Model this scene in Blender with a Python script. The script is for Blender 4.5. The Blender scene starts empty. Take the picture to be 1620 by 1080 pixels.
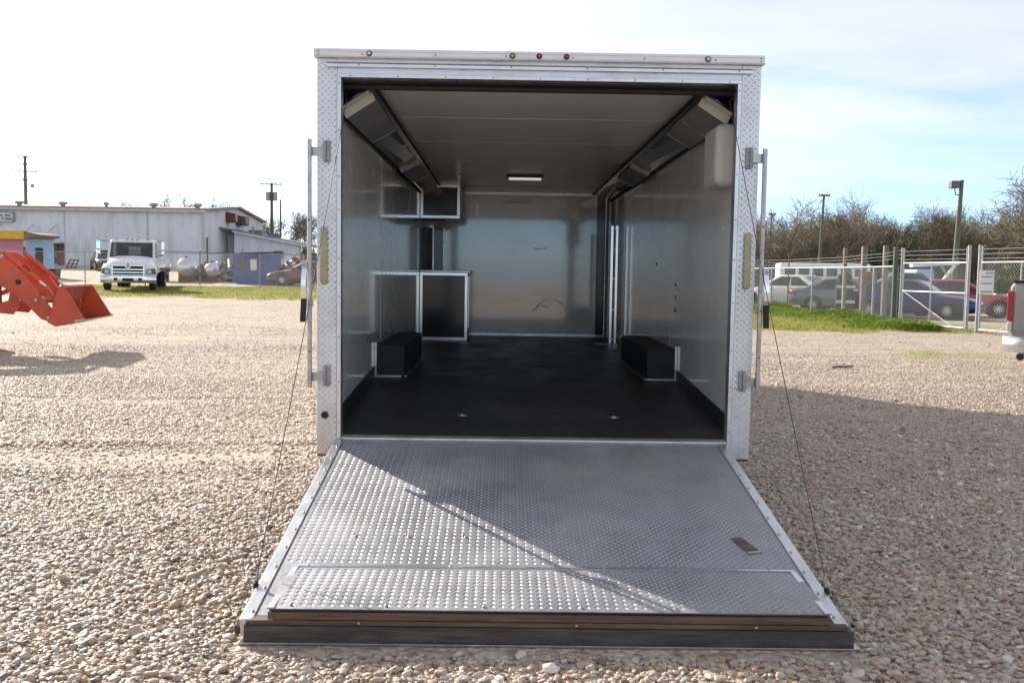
import bpy, math, random
import numpy as np
from mathutils import Matrix, Vector
random.seed(7); rng = np.random.default_rng(11)
R = math.radians
SC = bpy.context.scene
COL = SC.collection

# ------------------------------------------------------------------ camera
CAM = Vector((-.196, 0., 1.408)); FPX = 1492.6
def _rot(yaw, pitch, roll):
    return Matrix.Rotation(yaw, 3, 'Z') @ Matrix.Rotation(pitch, 3, 'X') @ Matrix.Rotation(roll, 3, 'Y')
CR = _rot(-.01069, -.07362, -.01496)
cd = bpy.data.cameras.new('camera'); co = bpy.data.objects.new('camera', cd); COL.objects.link(co)
cd.sensor_width = 36; cd.lens = 36 * FPX / 1620; cd.clip_start = .05; cd.clip_end = 3000
co.matrix_world = Matrix.Translation(CAM) @ (CR @ Matrix.Rotation(R(90), 3, 'X')).to_4x4()
SC.camera = co

# ------------------------------------------------------------------ world, sun, exposure
SUN_AZ = R(41.5); SUN_EL = R(24)          # azimuth measured from +Y towards -X
wd = bpy.data.worlds.new('World'); SC.world = wd; wd.use_nodes = True
nt = wd.node_tree; nt.nodes.clear()
def wn(t, **k):
    n = nt.nodes.new(t)
    for a, b in k.items(): setattr(n, a, b)
    return n
sky = wn('ShaderNodeTexSky', sky_type='NISHITA', sun_disc=False, sun_elevation=SUN_EL, sun_rotation=-SUN_AZ,
         air_density=.7, dust_density=1.1, ozone_density=4.2, altitude=800)
tc = wn('ShaderNodeTexCoord'); sep = wn('ShaderNodeSeparateXYZ'); nt.links.new(tc.outputs['Generated'], sep.inputs[0])
addz = wn('ShaderNodeMath', operation='ADD'); addz.inputs[1].default_value = .16; nt.links.new(sep.outputs['Z'], addz.inputs[0])
mxz = wn('ShaderNodeMath', operation='MAXIMUM'); mxz.inputs[1].default_value = .05; nt.links.new(addz.outputs[0], mxz.inputs[0])
dx = wn('ShaderNodeMath', operation='DIVIDE'); dy = wn('ShaderNodeMath', operation='DIVIDE')
nt.links.new(sep.outputs['X'], dx.inputs[0]); nt.links.new(mxz.outputs[0], dx.inputs[1])
nt.links.new(sep.outputs['Y'], dy.inputs[0]); nt.links.new(mxz.outputs[0], dy.inputs[1])
cmb = wn('ShaderNodeCombineXYZ'); nt.links.new(dx.outputs[0], cmb.inputs[0]); nt.links.new(dy.outputs[0], cmb.inputs[1])
mp = wn('ShaderNodeMapping'); mp.inputs['Rotation'].default_value = (0, 0, R(12)); mp.inputs['Scale'].default_value = (.55, 1.15, 1)
mp.inputs['Location'].default_value = (3.1, 1.4, 0)
nt.links.new(cmb.outputs[0], mp.inputs['Vector'])
nz = wn('ShaderNodeTexNoise'); nz.inputs['Scale'].default_value = .8; nz.inputs['Detail'].default_value = 7; nz.inputs['Roughness'].default_value = .52
nt.links.new(mp.outputs[0], nz.inputs['Vector'])
rp = wn('ShaderNodeValToRGB'); rp.color_ramp.elements[0].position = .09; rp.color_ramp.elements[1].position = .42
rp.color_ramp.interpolation = 'EASE'
nt.links.new(nz.outputs['Fac'], rp.inputs[0])
# the cloud deck breaks up a few degrees above the horizon
edge = wn('ShaderNodeMath', operation='MULTIPLY_ADD'); edge.inputs[1].default_value = .16; nt.links.new(nz.outputs['Fac'], edge.inputs[0]); nt.links.new(sep.outputs['Z'], edge.inputs[2])
eg = wn('ShaderNodeMapRange', interpolation_type='SMOOTHSTEP'); eg.inputs['From Min'].default_value = .135; eg.inputs['From Max'].default_value = .255; nt.links.new(edge.outputs[0], eg.inputs['Value'])
cf = wn('ShaderNodeMath', operation='MULTIPLY'); nt.links.new(eg.outputs[0], cf.inputs[1]); nt.links.new(rp.outputs[0], cf.inputs[0])
# sunlit thin cloud: as bright as the sky behind it plus white scattering
gm = wn('ShaderNodeMix', data_type='RGBA', blend_type='MIX'); gm.inputs[0].default_value = .7
bw = wn('ShaderNodeRGBToBW'); nt.links.new(sky.outputs[0], bw.inputs[0])
nt.links.new(sky.outputs[0], gm.inputs[6]); nt.links.new(bw.outputs[0], gm.inputs[7])
ad = wn('ShaderNodeMix', data_type='RGBA', blend_type='ADD'); ad.inputs[0].default_value = 1.0
nt.links.new(gm.outputs[2], ad.inputs[6]); ad.inputs[7].default_value = (1.7, 1.66, 1.66, 1)
mixc = wn('ShaderNodeMix', data_type='RGBA')
nt.links.new(cf.outputs[0], mixc.inputs[0]); nt.links.new(sky.outputs[0], mixc.inputs[6]); nt.links.new(ad.outputs[2], mixc.inputs[7])
bg = wn('ShaderNodeBackground'); bg.inputs['Strength'].default_value = .115
wo = wn('ShaderNodeOutputWorld'); nt.links.new(mixc.outputs[2], bg.inputs['Color']); nt.links.new(bg.outputs[0], wo.inputs['Surface'])

sd = bpy.data.lights.new('sun', 'SUN'); sd.energy = 4.3; sd.angle = R(.55); sd.color = (1., .90, .76)
so = bpy.data.objects.new('sun', sd); COL.objects.link(so)
SDIR = Vector((-math.sin(SUN_AZ) * math.cos(SUN_EL), math.cos(SUN_AZ) * math.cos(SUN_EL), math.sin(SUN_EL)))
so.rotation_euler = SDIR.to_track_quat('Z', 'Y').to_euler(); so.location = (-20, 30, 30)
vs = SC.view_settings; vs.view_transform = 'Standard'; vs.look = 'None'; vs.exposure = 1.08; vs.gamma = 1; vs.use_curve_mapping = False
SC.display_settings.display_device = 'sRGB'
SC.cycles.use_denoising = True
SC.cycles.max_bounces = 10; SC.cycles.diffuse_bounces = 5; SC.cycles.glossy_bounces = 5; SC.cycles.transparent_max_bounces = 16
SC.cycles.sample_clamp_indirect = 6; SC.cycles.caustics_reflective = False; SC.cycles.caustics_refractive = False

# ------------------------------------------------------------------ materials
MAT = {}
def mat(name, col, rough=.5, metal=0., var=.12, scale=4., bump=0., bscale=60., coat=0., dirt=None, dscale=2., damt=.5, rvar=0., spec=.5, emit=0., stretch=None, detail=5, ior=None, scuff=False, streak=False, cior=1.5):
    m = bpy.data.materials.new(name); m.use_nodes = True; MAT[name] = m
    t = m.node_tree; b = t.nodes['Principled BSDF']
    n = lambda ty: t.nodes.new(ty); L = t.links.new
    tcn = n('ShaderNodeTexCoord'); vec = tcn.outputs['Object']
    if stretch:
        mpn = n('ShaderNodeMapping'); mpn.inputs['Scale'].default_value = stretch; L(vec, mpn.inputs['Vector']); vec = mpn.outputs[0]
    nn = n('ShaderNodeTexNoise'); nn.inputs['Scale'].default_value = scale; nn.inputs['Detail'].default_value = detail; nn.inputs['Roughness'].default_value = .6
    L(vec, nn.inputs['Vector'])
    mx = n('ShaderNodeMix'); mx.data_type = 'RGBA'
    lo = [min(1, c * (1 - var)) for c in col]; hi = [min(1, c * (1 + var)) for c in col]
    mr = n('ShaderNodeMapRange'); mr.inputs['From Min'].default_value = .3; mr.inputs['From Max'].default_value = .7
    L(nn.outputs['Fac'], mr.inputs['Value']); L(mr.outputs[0], mx.inputs[0])
    mx.inputs[6].default_value = (*lo, 1); mx.inputs[7].default_value = (*hi, 1); cur = mx.outputs[2]
    if dirt:
        n2 = n('ShaderNodeTexNoise'); n2.inputs['Scale'].default_value = dscale; n2.inputs['Detail'].default_value = 8; n2.inputs['Roughness'].default_value = .65
        L(vec, n2.inputs['Vector'])
        m2 = n('ShaderNodeMapRange'); m2.inputs['From Min'].default_value = .5; m2.inputs['From Max'].default_value = .72; m2.inputs['To Max'].default_value = damt
        L(n2.outputs['Fac'], m2.inputs['Value'])
        x2 = n('ShaderNodeMix'); x2.data_type = 'RGBA'; L(m2.outputs[0], x2.inputs[0]); L(cur, x2.inputs[6]); x2.inputs[7].default_value = (*dirt, 1); cur = x2.outputs[2]
    if scuff or streak:   # rubbed marks and dried runs, longer than wide
        mq = n('ShaderNodeMapping'); mq.inputs['Scale'].default_value = (9, .9, 3.5) if streak else (1.2, .8, 4.5); L(tcn.outputs['Object'], mq.inputs['Vector'])
        n3 = n('ShaderNodeTexNoise'); n3.inputs['Scale'].default_value = 2.2; n3.inputs['Detail'].default_value = 9; n3.inputs['Roughness'].default_value = .7; L(mq.outputs[0], n3.inputs['Vector'])
        m4 = n('ShaderNodeMapRange'); m4.inputs['From Min'].default_value = .60 if scuff else .50; m4.inputs['From Max'].default_value = .70; m4.inputs['To Max'].default_value = .45 if scuff else .4; L(n3.outputs['Fac'], m4.inputs['Value'])
        x4 = n('ShaderNodeMix'); x4.data_type = 'RGBA'; L(m4.outputs[0], x4.inputs[0]); L(cur, x4.inputs[6]); x4.inputs[7].default_value = (.22, .21, .20, 1) if scuff else (.26, .245, .23, 1); cur = x4.outputs[2]
    L(cur, b.inputs['Base Color'])
    b.inputs['Roughness'].default_value = rough; b.inputs['Metallic'].default_value = metal
    b.inputs['Specular IOR Level'].default_value = spec
    if ior: b.inputs['IOR'].default_value = ior
    if rvar:
        r2 = n('ShaderNodeMapRange'); r2.inputs['From Min'].default_value = .3; r2.inputs['From Max'].default_value = .7
        r2.inputs['To Min'].default_value = max(.02, rough - rvar); r2.inputs['To Max'].default_value = min(1, rough + rvar)
        L(nn.outputs['Fac'], r2.inputs['Value']); L(r2.outputs[0], b.inputs['Roughness'])
    if coat: b.inputs['Coat Weight'].default_value = coat; b.inputs['Coat Roughness'].default_value = .06; b.inputs['Coat IOR'].default_value = cior
    if emit: b.inputs['Emission Color'].default_value = (*col, 1); b.inputs['Emission Strength'].default_value = emit
    if bump:
        nb = n('ShaderNodeTexNoise'); nb.inputs['Scale'].default_value = bscale; nb.inputs['Detail'].default_value = 4; L(vec, nb.inputs['Vector'])
        bp = n('ShaderNodeBump'); bp.inputs['Strength'].default_value = bump; bp.inputs['Distance'].default_value = .01
        L(nb.outputs['Fac'], bp.inputs['Height']); L(bp.outputs[0], b.inputs['Normal'])
    return m

mat('alu_plate', (.66, .66, .67), .34, .6, .16, 3.2, .12, 30, dirt=(.42, .36, .29), dscale=2.2, damt=.55, rvar=.12)
mat('alu_ramp', (.35, .36, .39), .58, .7, .20, 2.4, .15, 45, dirt=(.36, .31, .26), dscale=1.3, damt=.55, rvar=.12, streak=True)
mat('alu_tread', (.52, .53, .56), .33, .6, .15, 8, .1, 60)
mat('alu_trim', (.66, .66, .67), .34, .85, .10, 6, .08, 30, dirt=(.40, .36, .30), dscale=5, damt=.4, rvar=.1)
mat('white_trim', (.74, .73, .73), .36, .25, .05, 5, .03, 30, dirt=(.50, .46, .40), dscale=3, damt=.35)
mat('wall_panel', (.90, .885, .86), .22, .0, .05, 2, .006, 2.2, dirt=(.62, .60, .57), dscale=1.6, damt=.35, coat=1.0, rvar=.08, spec=.5, scuff=True, cior=1.6)
mat('front_panel', (.90, .875, .83), .2, .0, .06, 1.5, .008, 2.0, dirt=(.56, .50, .44), dscale=1.9, damt=.45, coat=1.0, rvar=.08, spec=.6, scuff=True, cior=2.0)
mat('ceiling_panel', (.76, .735, .70), .30, .0, .05, 2, .02, 3)
mat('cab_skin', (.62, .62, .62), .35, .1, .05, 3)
mat('rubber_floor', (.020, .020, .022), .45, 0, .3, 3, .4, 140, dirt=(.085, .08, .072), dscale=2.0, damt=.5, rvar=.12)
mat('black_gloss', (.014, .014, .016), .16, 0, .2, 4, coat=.3)
mat('black_matte', (.016, .016, .017), .6, 0, .3, 8, .1, 60)
mat('dark_grey', (.10, .10, .105), .45, 0, .2, 5)
mat('fixture_grey', (.23, .23, .235), .42, .0, .1, 5)
mat('scuff_grey', (.42, .41, .39), .5, 0, .2, 9)
mat('cream', (.66, .61, .52), .5, 0, .06, 6)
mat('beige_plastic', (.58, .55, .49), .45, 0, .05, 5)
mat('steel', (.42, .41, .40), .34, .9, .2, 12, .1, 60, dirt=(.22, .14, .08), dscale=9, damt=.5)
mat('chrome', (.75, .76, .78), .08, 1., .05, 5)
mat('rust', (.16, .07, .035), .85, 0, .45, 7, .4, 40)
mat('wood_edge', (.115, .085, .06), .75, 0, .45, 3, .3, 40, stretch=(1, 8, 14), dirt=(.05, .035, .025), dscale=2, damt=.8)
mat('rubber_seal', (.055, .044, .036), .6, 0, .5, 6, .25, 50, stretch=(1, 3, 14), dirt=(.13, .10, .08), dscale=3, damt=.6)
mat('lens_amber', (.36, .30, .12), .18, 0, .15, 25, coat=.6)
mat('lens_red', (.35, .012, .012), .18, 0, .2, 20, coat=.6)
mat('lens_clear', (.62, .62, .58), .12, .2, .1, 20, coat=.6)
mat('lamp_diffuser', (.80, .80, .78), .4, 0, .03, 4, emit=.3)
mat('bright_alu', (.86, .86, .86), .22, .9, .04, 5)
mat('cable', (.05, .05, .05), .5, .4, .2, 10)
mat('white_paint', (.78, .78, .78), .28, 0, .04, 3, coat=.4)
mat('galv', (.34, .35, .36), .55, .4, .18, 9, .05, 50)
mat('wire', (.42, .43, .43), .5, .3, .15, 3)
mat('orange_paint', (.56, .085, .032), .5, 0, .15, 3, .06, 30, dirt=(.33, .13, .08), dscale=4, damt=.75)
mat('orange_worn', (.36, .06, .028), .6, .1, .35, 5, .1, 30, dirt=(.15, .085, .06), dscale=5, damt=.9)
mat('tyre', (.022, .022, .022), .8, 0, .3, 12, .3, 60)
mat('corrugated_white', (.73, .74, .77), .5, .0, .05, 1.2, dirt=(.42, .38, .34), dscale=.9, damt=.55, stretch=(1, 1, .22))
mat('roof_metal', (.36, .25, .19), .6, .1, .2, .8, dirt=(.24, .13, .08), dscale=.7, damt=.7)
mat('roof_grey', (.20, .20, .21), .6, .2, .2, .8)
mat('gutter', (.52, .50, .46), .5, 0, .15, 2)
mat('pink_paint', (.56, .22, .33), .7, 0, .06, 2)
mat('yellow_paint', (.66, .40, .045), .6, 0, .08, 2)
mat('lightblue_paint', (.30, .48, .66), .6, 0, .1, 2)
mat('blue_paint', (.025, .085, .27), .55, 0, .15, 2, dirt=(.07, .07, .09), dscale=1.5, damt=.4)
mat('glass_dark', (.02, .025, .028), .05, 0, .2, 2, spec=.8)
mat('glass_car', (.03, .038, .04), .05, 0, .1, 2, spec=.45)
mat('brick_red', (.20, .10, .08), .8, 0, .2, 3)
mat('wood_post', (.20, .16, .13), .85, 0, .3, 4, .4, 40, stretch=(6, 6, .8))
mat('wood_pole', (.15, .115, .085), .85, 0, .3, 4, .3, 30, stretch=(5, 5, .5))
mat('pole_green', (.12, .13, .085), .85, 0, .3, 4, .3, 30, stretch=(5, 5, .5))
mat('car_white', (.72, .72, .66), .28, 0, .03, 2, coat=.7)
mat('car_grey', (.16, .17, .20), .28, .5, .06, 2, coat=.8)
mat('car_blue', (.009, .013, .10), .25, .3, .08, 2, coat=.8)
mat('car_red', (.40, .012, .018), .25, .2, .08, 2, coat=.8)
mat('car_maroon', (.11, .012, .016), .25, .3, .08, 2, coat=.8)
mat('car_black', (.018, .018, .02), .25, .0, .08, 2, coat=.8)
mat('car_beige', (.42, .39, .35), .28, .6, .05, 2, coat=.7)
mat('alloy', (.60, .60, .61), .3, .35, .08, 6)
mat('silver_metal', (.62, .62, .62), .22, .9, .2, 6)
mat('bark', (.17, .135, .105), .9, 0, .3, 5, .2, 20)
mat('twig', (.175, .145, .095), .9, 0, .3, .6)
mat('twig_pale', (.25, .21, .15), .9, 0, .3, .6)
mat('evergreen', (.045, .07, .03), .75, 0, .5, .9)
mat('brush_brown', (.165, .14, .085), .9, 0, .4, .5)
mat('brush_olive', (.15, .135, .075), .9, 0, .4, .5)
mat('brush_green', (.085, .13, .03), .8, 0, .4, .6)
mat('letter_black', (.02, .025, .02), .6, 0, .05, 3)
mat('sign_white', (.70, .71, .69), .45, 0, .05, 4)
mat('sign_frame', (.32, .40, .36), .5, .2, .1, 4)

# transmissive lens/glass for truck cab
def glass_mat(name, tint, f=.75):
    m = bpy.data.materials.new(name); m.use_nodes = True; t = m.node_tree; t.nodes.clear()
    o = t.nodes.new('ShaderNodeOutputMaterial'); mx = t.nodes.new('ShaderNodeMixShader')
    g = t.nodes.new('ShaderNodeBsdfGlossy'); g.inputs['Roughness'].default_value = .03
    tr = t.nodes.new('ShaderNodeBsdfTransparent'); tr.inputs['Color'].default_value = (*tint, 1)
    fr = t.nodes.new('ShaderNodeFresnel'); fr.inputs['IOR'].default_value = 1.5
    t.links.new(fr.outputs[0], mx.inputs[0]); t.links.new(tr.outputs[0], mx.inputs[1]); t.links.new(g.outputs[0], mx.inputs[2])
    t.links.new(mx.outputs[0], o.inputs['Surface']); MAT[name] = m
glass_mat('glass_clear', (.20, .24, .24))

def leaf_mat(name, c1, c2, tr):
    m = bpy.data.materials.new(name); m.use_nodes = True; t = m.node_tree; t.nodes.clear(); n = t.nodes.new; L = t.links.new
    o = n('ShaderNodeOutputMaterial'); mx = n('ShaderNodeMixShader'); mx.inputs[0].default_value = tr
    d = n('ShaderNodeBsdfDiffuse'); q = n('ShaderNodeBsdfTranslucent'); g = n('ShaderNodeNewGeometry'); nn = n('ShaderNodeTexNoise'); nn.inputs['Scale'].default_value = 1.3; nn.inputs['Detail'].default_value = 6
    L(g.outputs['Position'], nn.inputs['Vector']); c = n('ShaderNodeMix'); c.data_type = 'RGBA'; mr = n('ShaderNodeMapRange'); mr.inputs['From Min'].default_value = .32; mr.inputs['From Max'].default_value = .68
    L(nn.outputs['Fac'], mr.inputs['Value']); L(mr.outputs[0], c.inputs[0]); c.inputs[6].default_value = (*c1, 1); c.inputs[7].default_value = (*c2, 1)
    L(c.outputs[2], d.inputs['Color']); L(c.outputs[2], q.inputs['Color']); L(d.outputs[0], mx.inputs[1]); L(q.outputs[0], mx.inputs[2]); L(mx.outputs[0], o.inputs['Surface']); MAT[name] = m
leaf_mat('grass_blade', (.19, .23, .05), (.40, .35, .14), .5)
leaf_mat('weed_leaf', (.075, .15, .022), (.23, .28, .06), .45)
# gravel stone: colour picked per stone
def stone_mat():
    m = bpy.data.materials.new('stone'); m.use_nodes = True; t = m.node_tree; b = t.nodes['Principled BSDF']; L = t.links.new
    oi = t.nodes.new('ShaderNodeObjectInfo'); r = t.nodes.new('ShaderNodeValToRGB'); r.color_ramp.interpolation = 'LINEAR'
    pal = [(0, (0.170, 0.125, 0.096)), (.08, (0.330, 0.251, 0.187)), (.26, (0.500, 0.391, 0.291)), (.44, (0.455, 0.372, 0.300)), (.58, (0.330, 0.280, 0.241)),
           (.70, (0.525, 0.439, 0.355)), (.80, (0.430, 0.270, 0.182)), (.88, (0.320, 0.299, 0.278)), (.955, (0.580, 0.511, 0.437)), (1, (0.730, 0.685, 0.619))]
    e = r.color_ramp.elements
    while len(e) < len(pal): e.new(.5)
    for k, (p, c) in enumerate(pal): e[k].position = p; e[k].color = (*c, 1)
    L(oi.outputs['Random'], r.inputs[0])
    tcn = t.nodes.new('ShaderNodeTexCoord'); nn = t.nodes.new('ShaderNodeTexNoise'); nn.inputs['Scale'].default_value = 2.2; nn.inputs['Detail'].default_value = 6
    L(tcn.outputs['Object'], nn.inputs['Vector'])
    mx = t.nodes.new('ShaderNodeMix'); mx.data_type = 'RGBA'; mx.blend_type = 'MULTIPLY'; mx.inputs[0].default_value = .6
    rr = t.nodes.new('ShaderNodeMapRange'); rr.inputs['To Min'].default_value = .55; rr.inputs['To Max'].default_value = 1.45
    L(nn.outputs['Fac'], rr.inputs['Value']); L(r.outputs[0], mx.inputs[6]); L(rr.outputs[0], mx.inputs[7]); L(mx.outputs[2], b.inputs['Base Color'])
    b.inputs['Roughness'].default_value = .5; b.inputs['Specular IOR Level'].default_value = .4
    MAT['stone'] = m
stone_mat()

def ground_mat():
    m = bpy.data.materials.new('gravel_ground'); m.use_nodes = True; t = m.node_tree; b = t.nodes['Principled BSDF']; L = t.links.new
    n = lambda ty: t.nodes.new(ty)
    g = n('ShaderNodeNewGeometry'); P = g.outputs['Position']
    vo = n('ShaderNodeTexVoronoi'); vo.inputs['Scale'].default_value = 34; vo.inputs['Randomness'].default_value = 1; L(P, vo.inputs['Vector'])
    cr = n('ShaderNodeValToRGB'); e = cr.color_ramp.elements
    pal = [(0, (.36, .285, .225)), (.25, (.51, .42, .335)), (.55, (.57, .48, .385)), (.8, (.60, .51, .42)), (1, (.70, .64, .56))]
    while len(e) < len(pal): e.new(.5)
    for k, (p, c) in enumerate(pal): e[k].position = p; e[k].color = (*c, 1)
    sc = n('ShaderNodeSeparateColor'); L(vo.outputs['Color'], sc.inputs[0]); L(sc.outputs[0], cr.inputs[0])
    # sandy fines between and in wheel tracks
    fine = n('ShaderNodeTexNoise'); fine.inputs['Scale'].default_value = 60; fine.inputs['Detail'].default_value = 6; L(P, fine.inputs['Vector'])
    sand = n('ShaderNodeMix'); sand.data_type = 'RGBA'; L(fine.outputs['Fac'], sand.inputs[0]); sand.inputs[6].default_value = (.44, .365, .29, 1); sand.inputs[7].default_value = (.58, .49, .395, 1)
    big = n('ShaderNodeTexNoise'); big.inputs['Scale'].default_value = .35; big.inputs['Detail'].default_value = 7; big.inputs['Roughness'].default_value = .6
    mpb = n('ShaderNodeMapping'); mpb.inputs['Scale'].default_value = (.5, 1.6, 1); L(P, mpb.inputs['Vector']); L(mpb.outputs[0], big.inputs['Vector'])
    at = n('ShaderNodeAttribute'); at.attribute_name = 'track'
    ad = n('ShaderNodeMath'); ad.operation = 'MULTIPLY_ADD'; ad.inputs[1].default_value = 1.1; L(big.outputs['Fac'], ad.inputs[0]); 
    sb = n('ShaderNodeMath'); sb.operation = 'SUBTRACT'; sb.inputs[1].default_value = .62; L(at.outputs['Fac'], sb.inputs[0]); L(sb.outputs[0], ad.inputs[2])
    ss = n('ShaderNodeMapRange'); ss.interpolation_type = 'SMOOTHSTEP'; ss.inputs['From Min'].default_value = -.05; ss.inputs['From Max'].default_value = .35; L(ad.outputs[0], ss.inputs['Value'])
    m1 = n('ShaderNodeMix'); m1.data_type = 'RGBA'; L(ss.outputs[0], m1.inputs[0]); L(cr.outputs[0], m1.inputs[6]); L(sand.outputs[2], m1.inputs[7])
    # broad mottling, darker damp streaks
    bg2 = n('ShaderNodeTexNoise'); bg2.inputs['Scale'].default_value = 1.4; bg2.inputs['Detail'].default_value = 8; bg2.inputs['Roughness'].default_value = .65; L(mpb.outputs[0], bg2.inputs['Vector'])
    mm = n('ShaderNodeMapRange'); mm.inputs['From Min'].default_value = .32; mm.inputs['From Max'].default_value = .68; mm.inputs['To Min'].default_value = .70; mm.inputs['To Max'].default_value = 1.14; L(bg2.outputs['Fac'], mm.inputs['Value'])
    grit = n('ShaderNodeTexNoise'); grit.inputs['Scale'].default_value = 9; grit.inputs['Detail'].default_value = 12; grit.inputs['Roughness'].default_value = .78; L(P, grit.inputs['Vector'])
    gm2 = n('ShaderNodeMapRange'); gm2.inputs['From Min'].default_value = .36; gm2.inputs['From Max'].default_value = .64; gm2.inputs['To Min'].default_value = .62; gm2.inputs['To Max'].default_value = 1.18; L(grit.outputs['Fac'], gm2.inputs['Value'])
    m0 = n('ShaderNodeMix'); m0.data_type = 'RGBA'; m0.blend_type = 'MULTIPLY'; m0.inputs[0].default_value = 1; L(m1.outputs[2], m0.inputs[6]); L(gm2.outputs[0], m0.inputs[7]); m1 = m0
    m2 = n('ShaderNodeMix'); m2.data_type = 'RGBA'; m2.blend_type = 'MULTIPLY'; m2.inputs[0].default_value = 1; L(m1.outputs[2], m2.inputs[6]); L(mm.outputs[0], m2.inputs[7])
    # turf
    ga = n('ShaderNodeAttribute'); ga.attribute_name = 'turf'
    gn = n('ShaderNodeTexNoise'); gn.inputs['Scale'].default_value = 1.1; gn.inputs['Detail'].default_value = 8; gn.inputs['Roughness'].default_value = .7; L(P, gn.inputs['Vector'])
    gs = n('ShaderNodeMath'); gs.operation = 'ADD'; L(ga.outputs['Fac'], gs.inputs[0]); L(gn.outputs['Fac'], gs.inputs[1])
    gr = n('ShaderNodeMapRange'); gr.inputs['From Min'].default_value = .88; gr.inputs['From Max'].default_value = 1.22; L(gs.outputs[0], gr.inputs['Value'])
    gc = n('ShaderNodeMix'); gc.data_type = 'RGBA'; L(bg2.outputs['Fac'], gc.inputs[0]); gc.inputs[6].default_value = (.20, .24, .06, 1); gc.inputs[7].default_value = (.34, .31, .13, 1)
    m3 = n('ShaderNodeMix'); m3.data_type = 'RGBA'; L(gr.outputs[0], m3.inputs[0]); L(m2.outputs[2], m3.inputs[6]); L(gc.outputs[2], m3.inputs[7])
    L(m3.outputs[2], b.inputs['Base Color']); b.inputs['Roughness'].default_value = .85; b.inputs['Specular IOR Level'].default_value = .25
    bp = n('ShaderNodeBump'); bp.inputs['Strength'].default_value = .75; bp.inputs['Distance'].default_value = .02
    iv = n('ShaderNodeMath'); iv.operation = 'SUBTRACT'; iv.inputs[0].default_value = 1; L(vo.outputs['Distance'], iv.inputs[1])
    v2 = n('ShaderNodeMath'); v2.operation = 'MULTIPLY_ADD'; v2.inputs[1].default_value = .5; L(fine.outputs['Fac'], v2.inputs[0]); L(iv.outputs[0], v2.inputs[2])
    L(v2.outputs[0], bp.inputs['Height']); L(bp.outputs[0], b.inputs['Normal'])
    MAT['gravel_ground'] = m
ground_mat()

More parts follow.
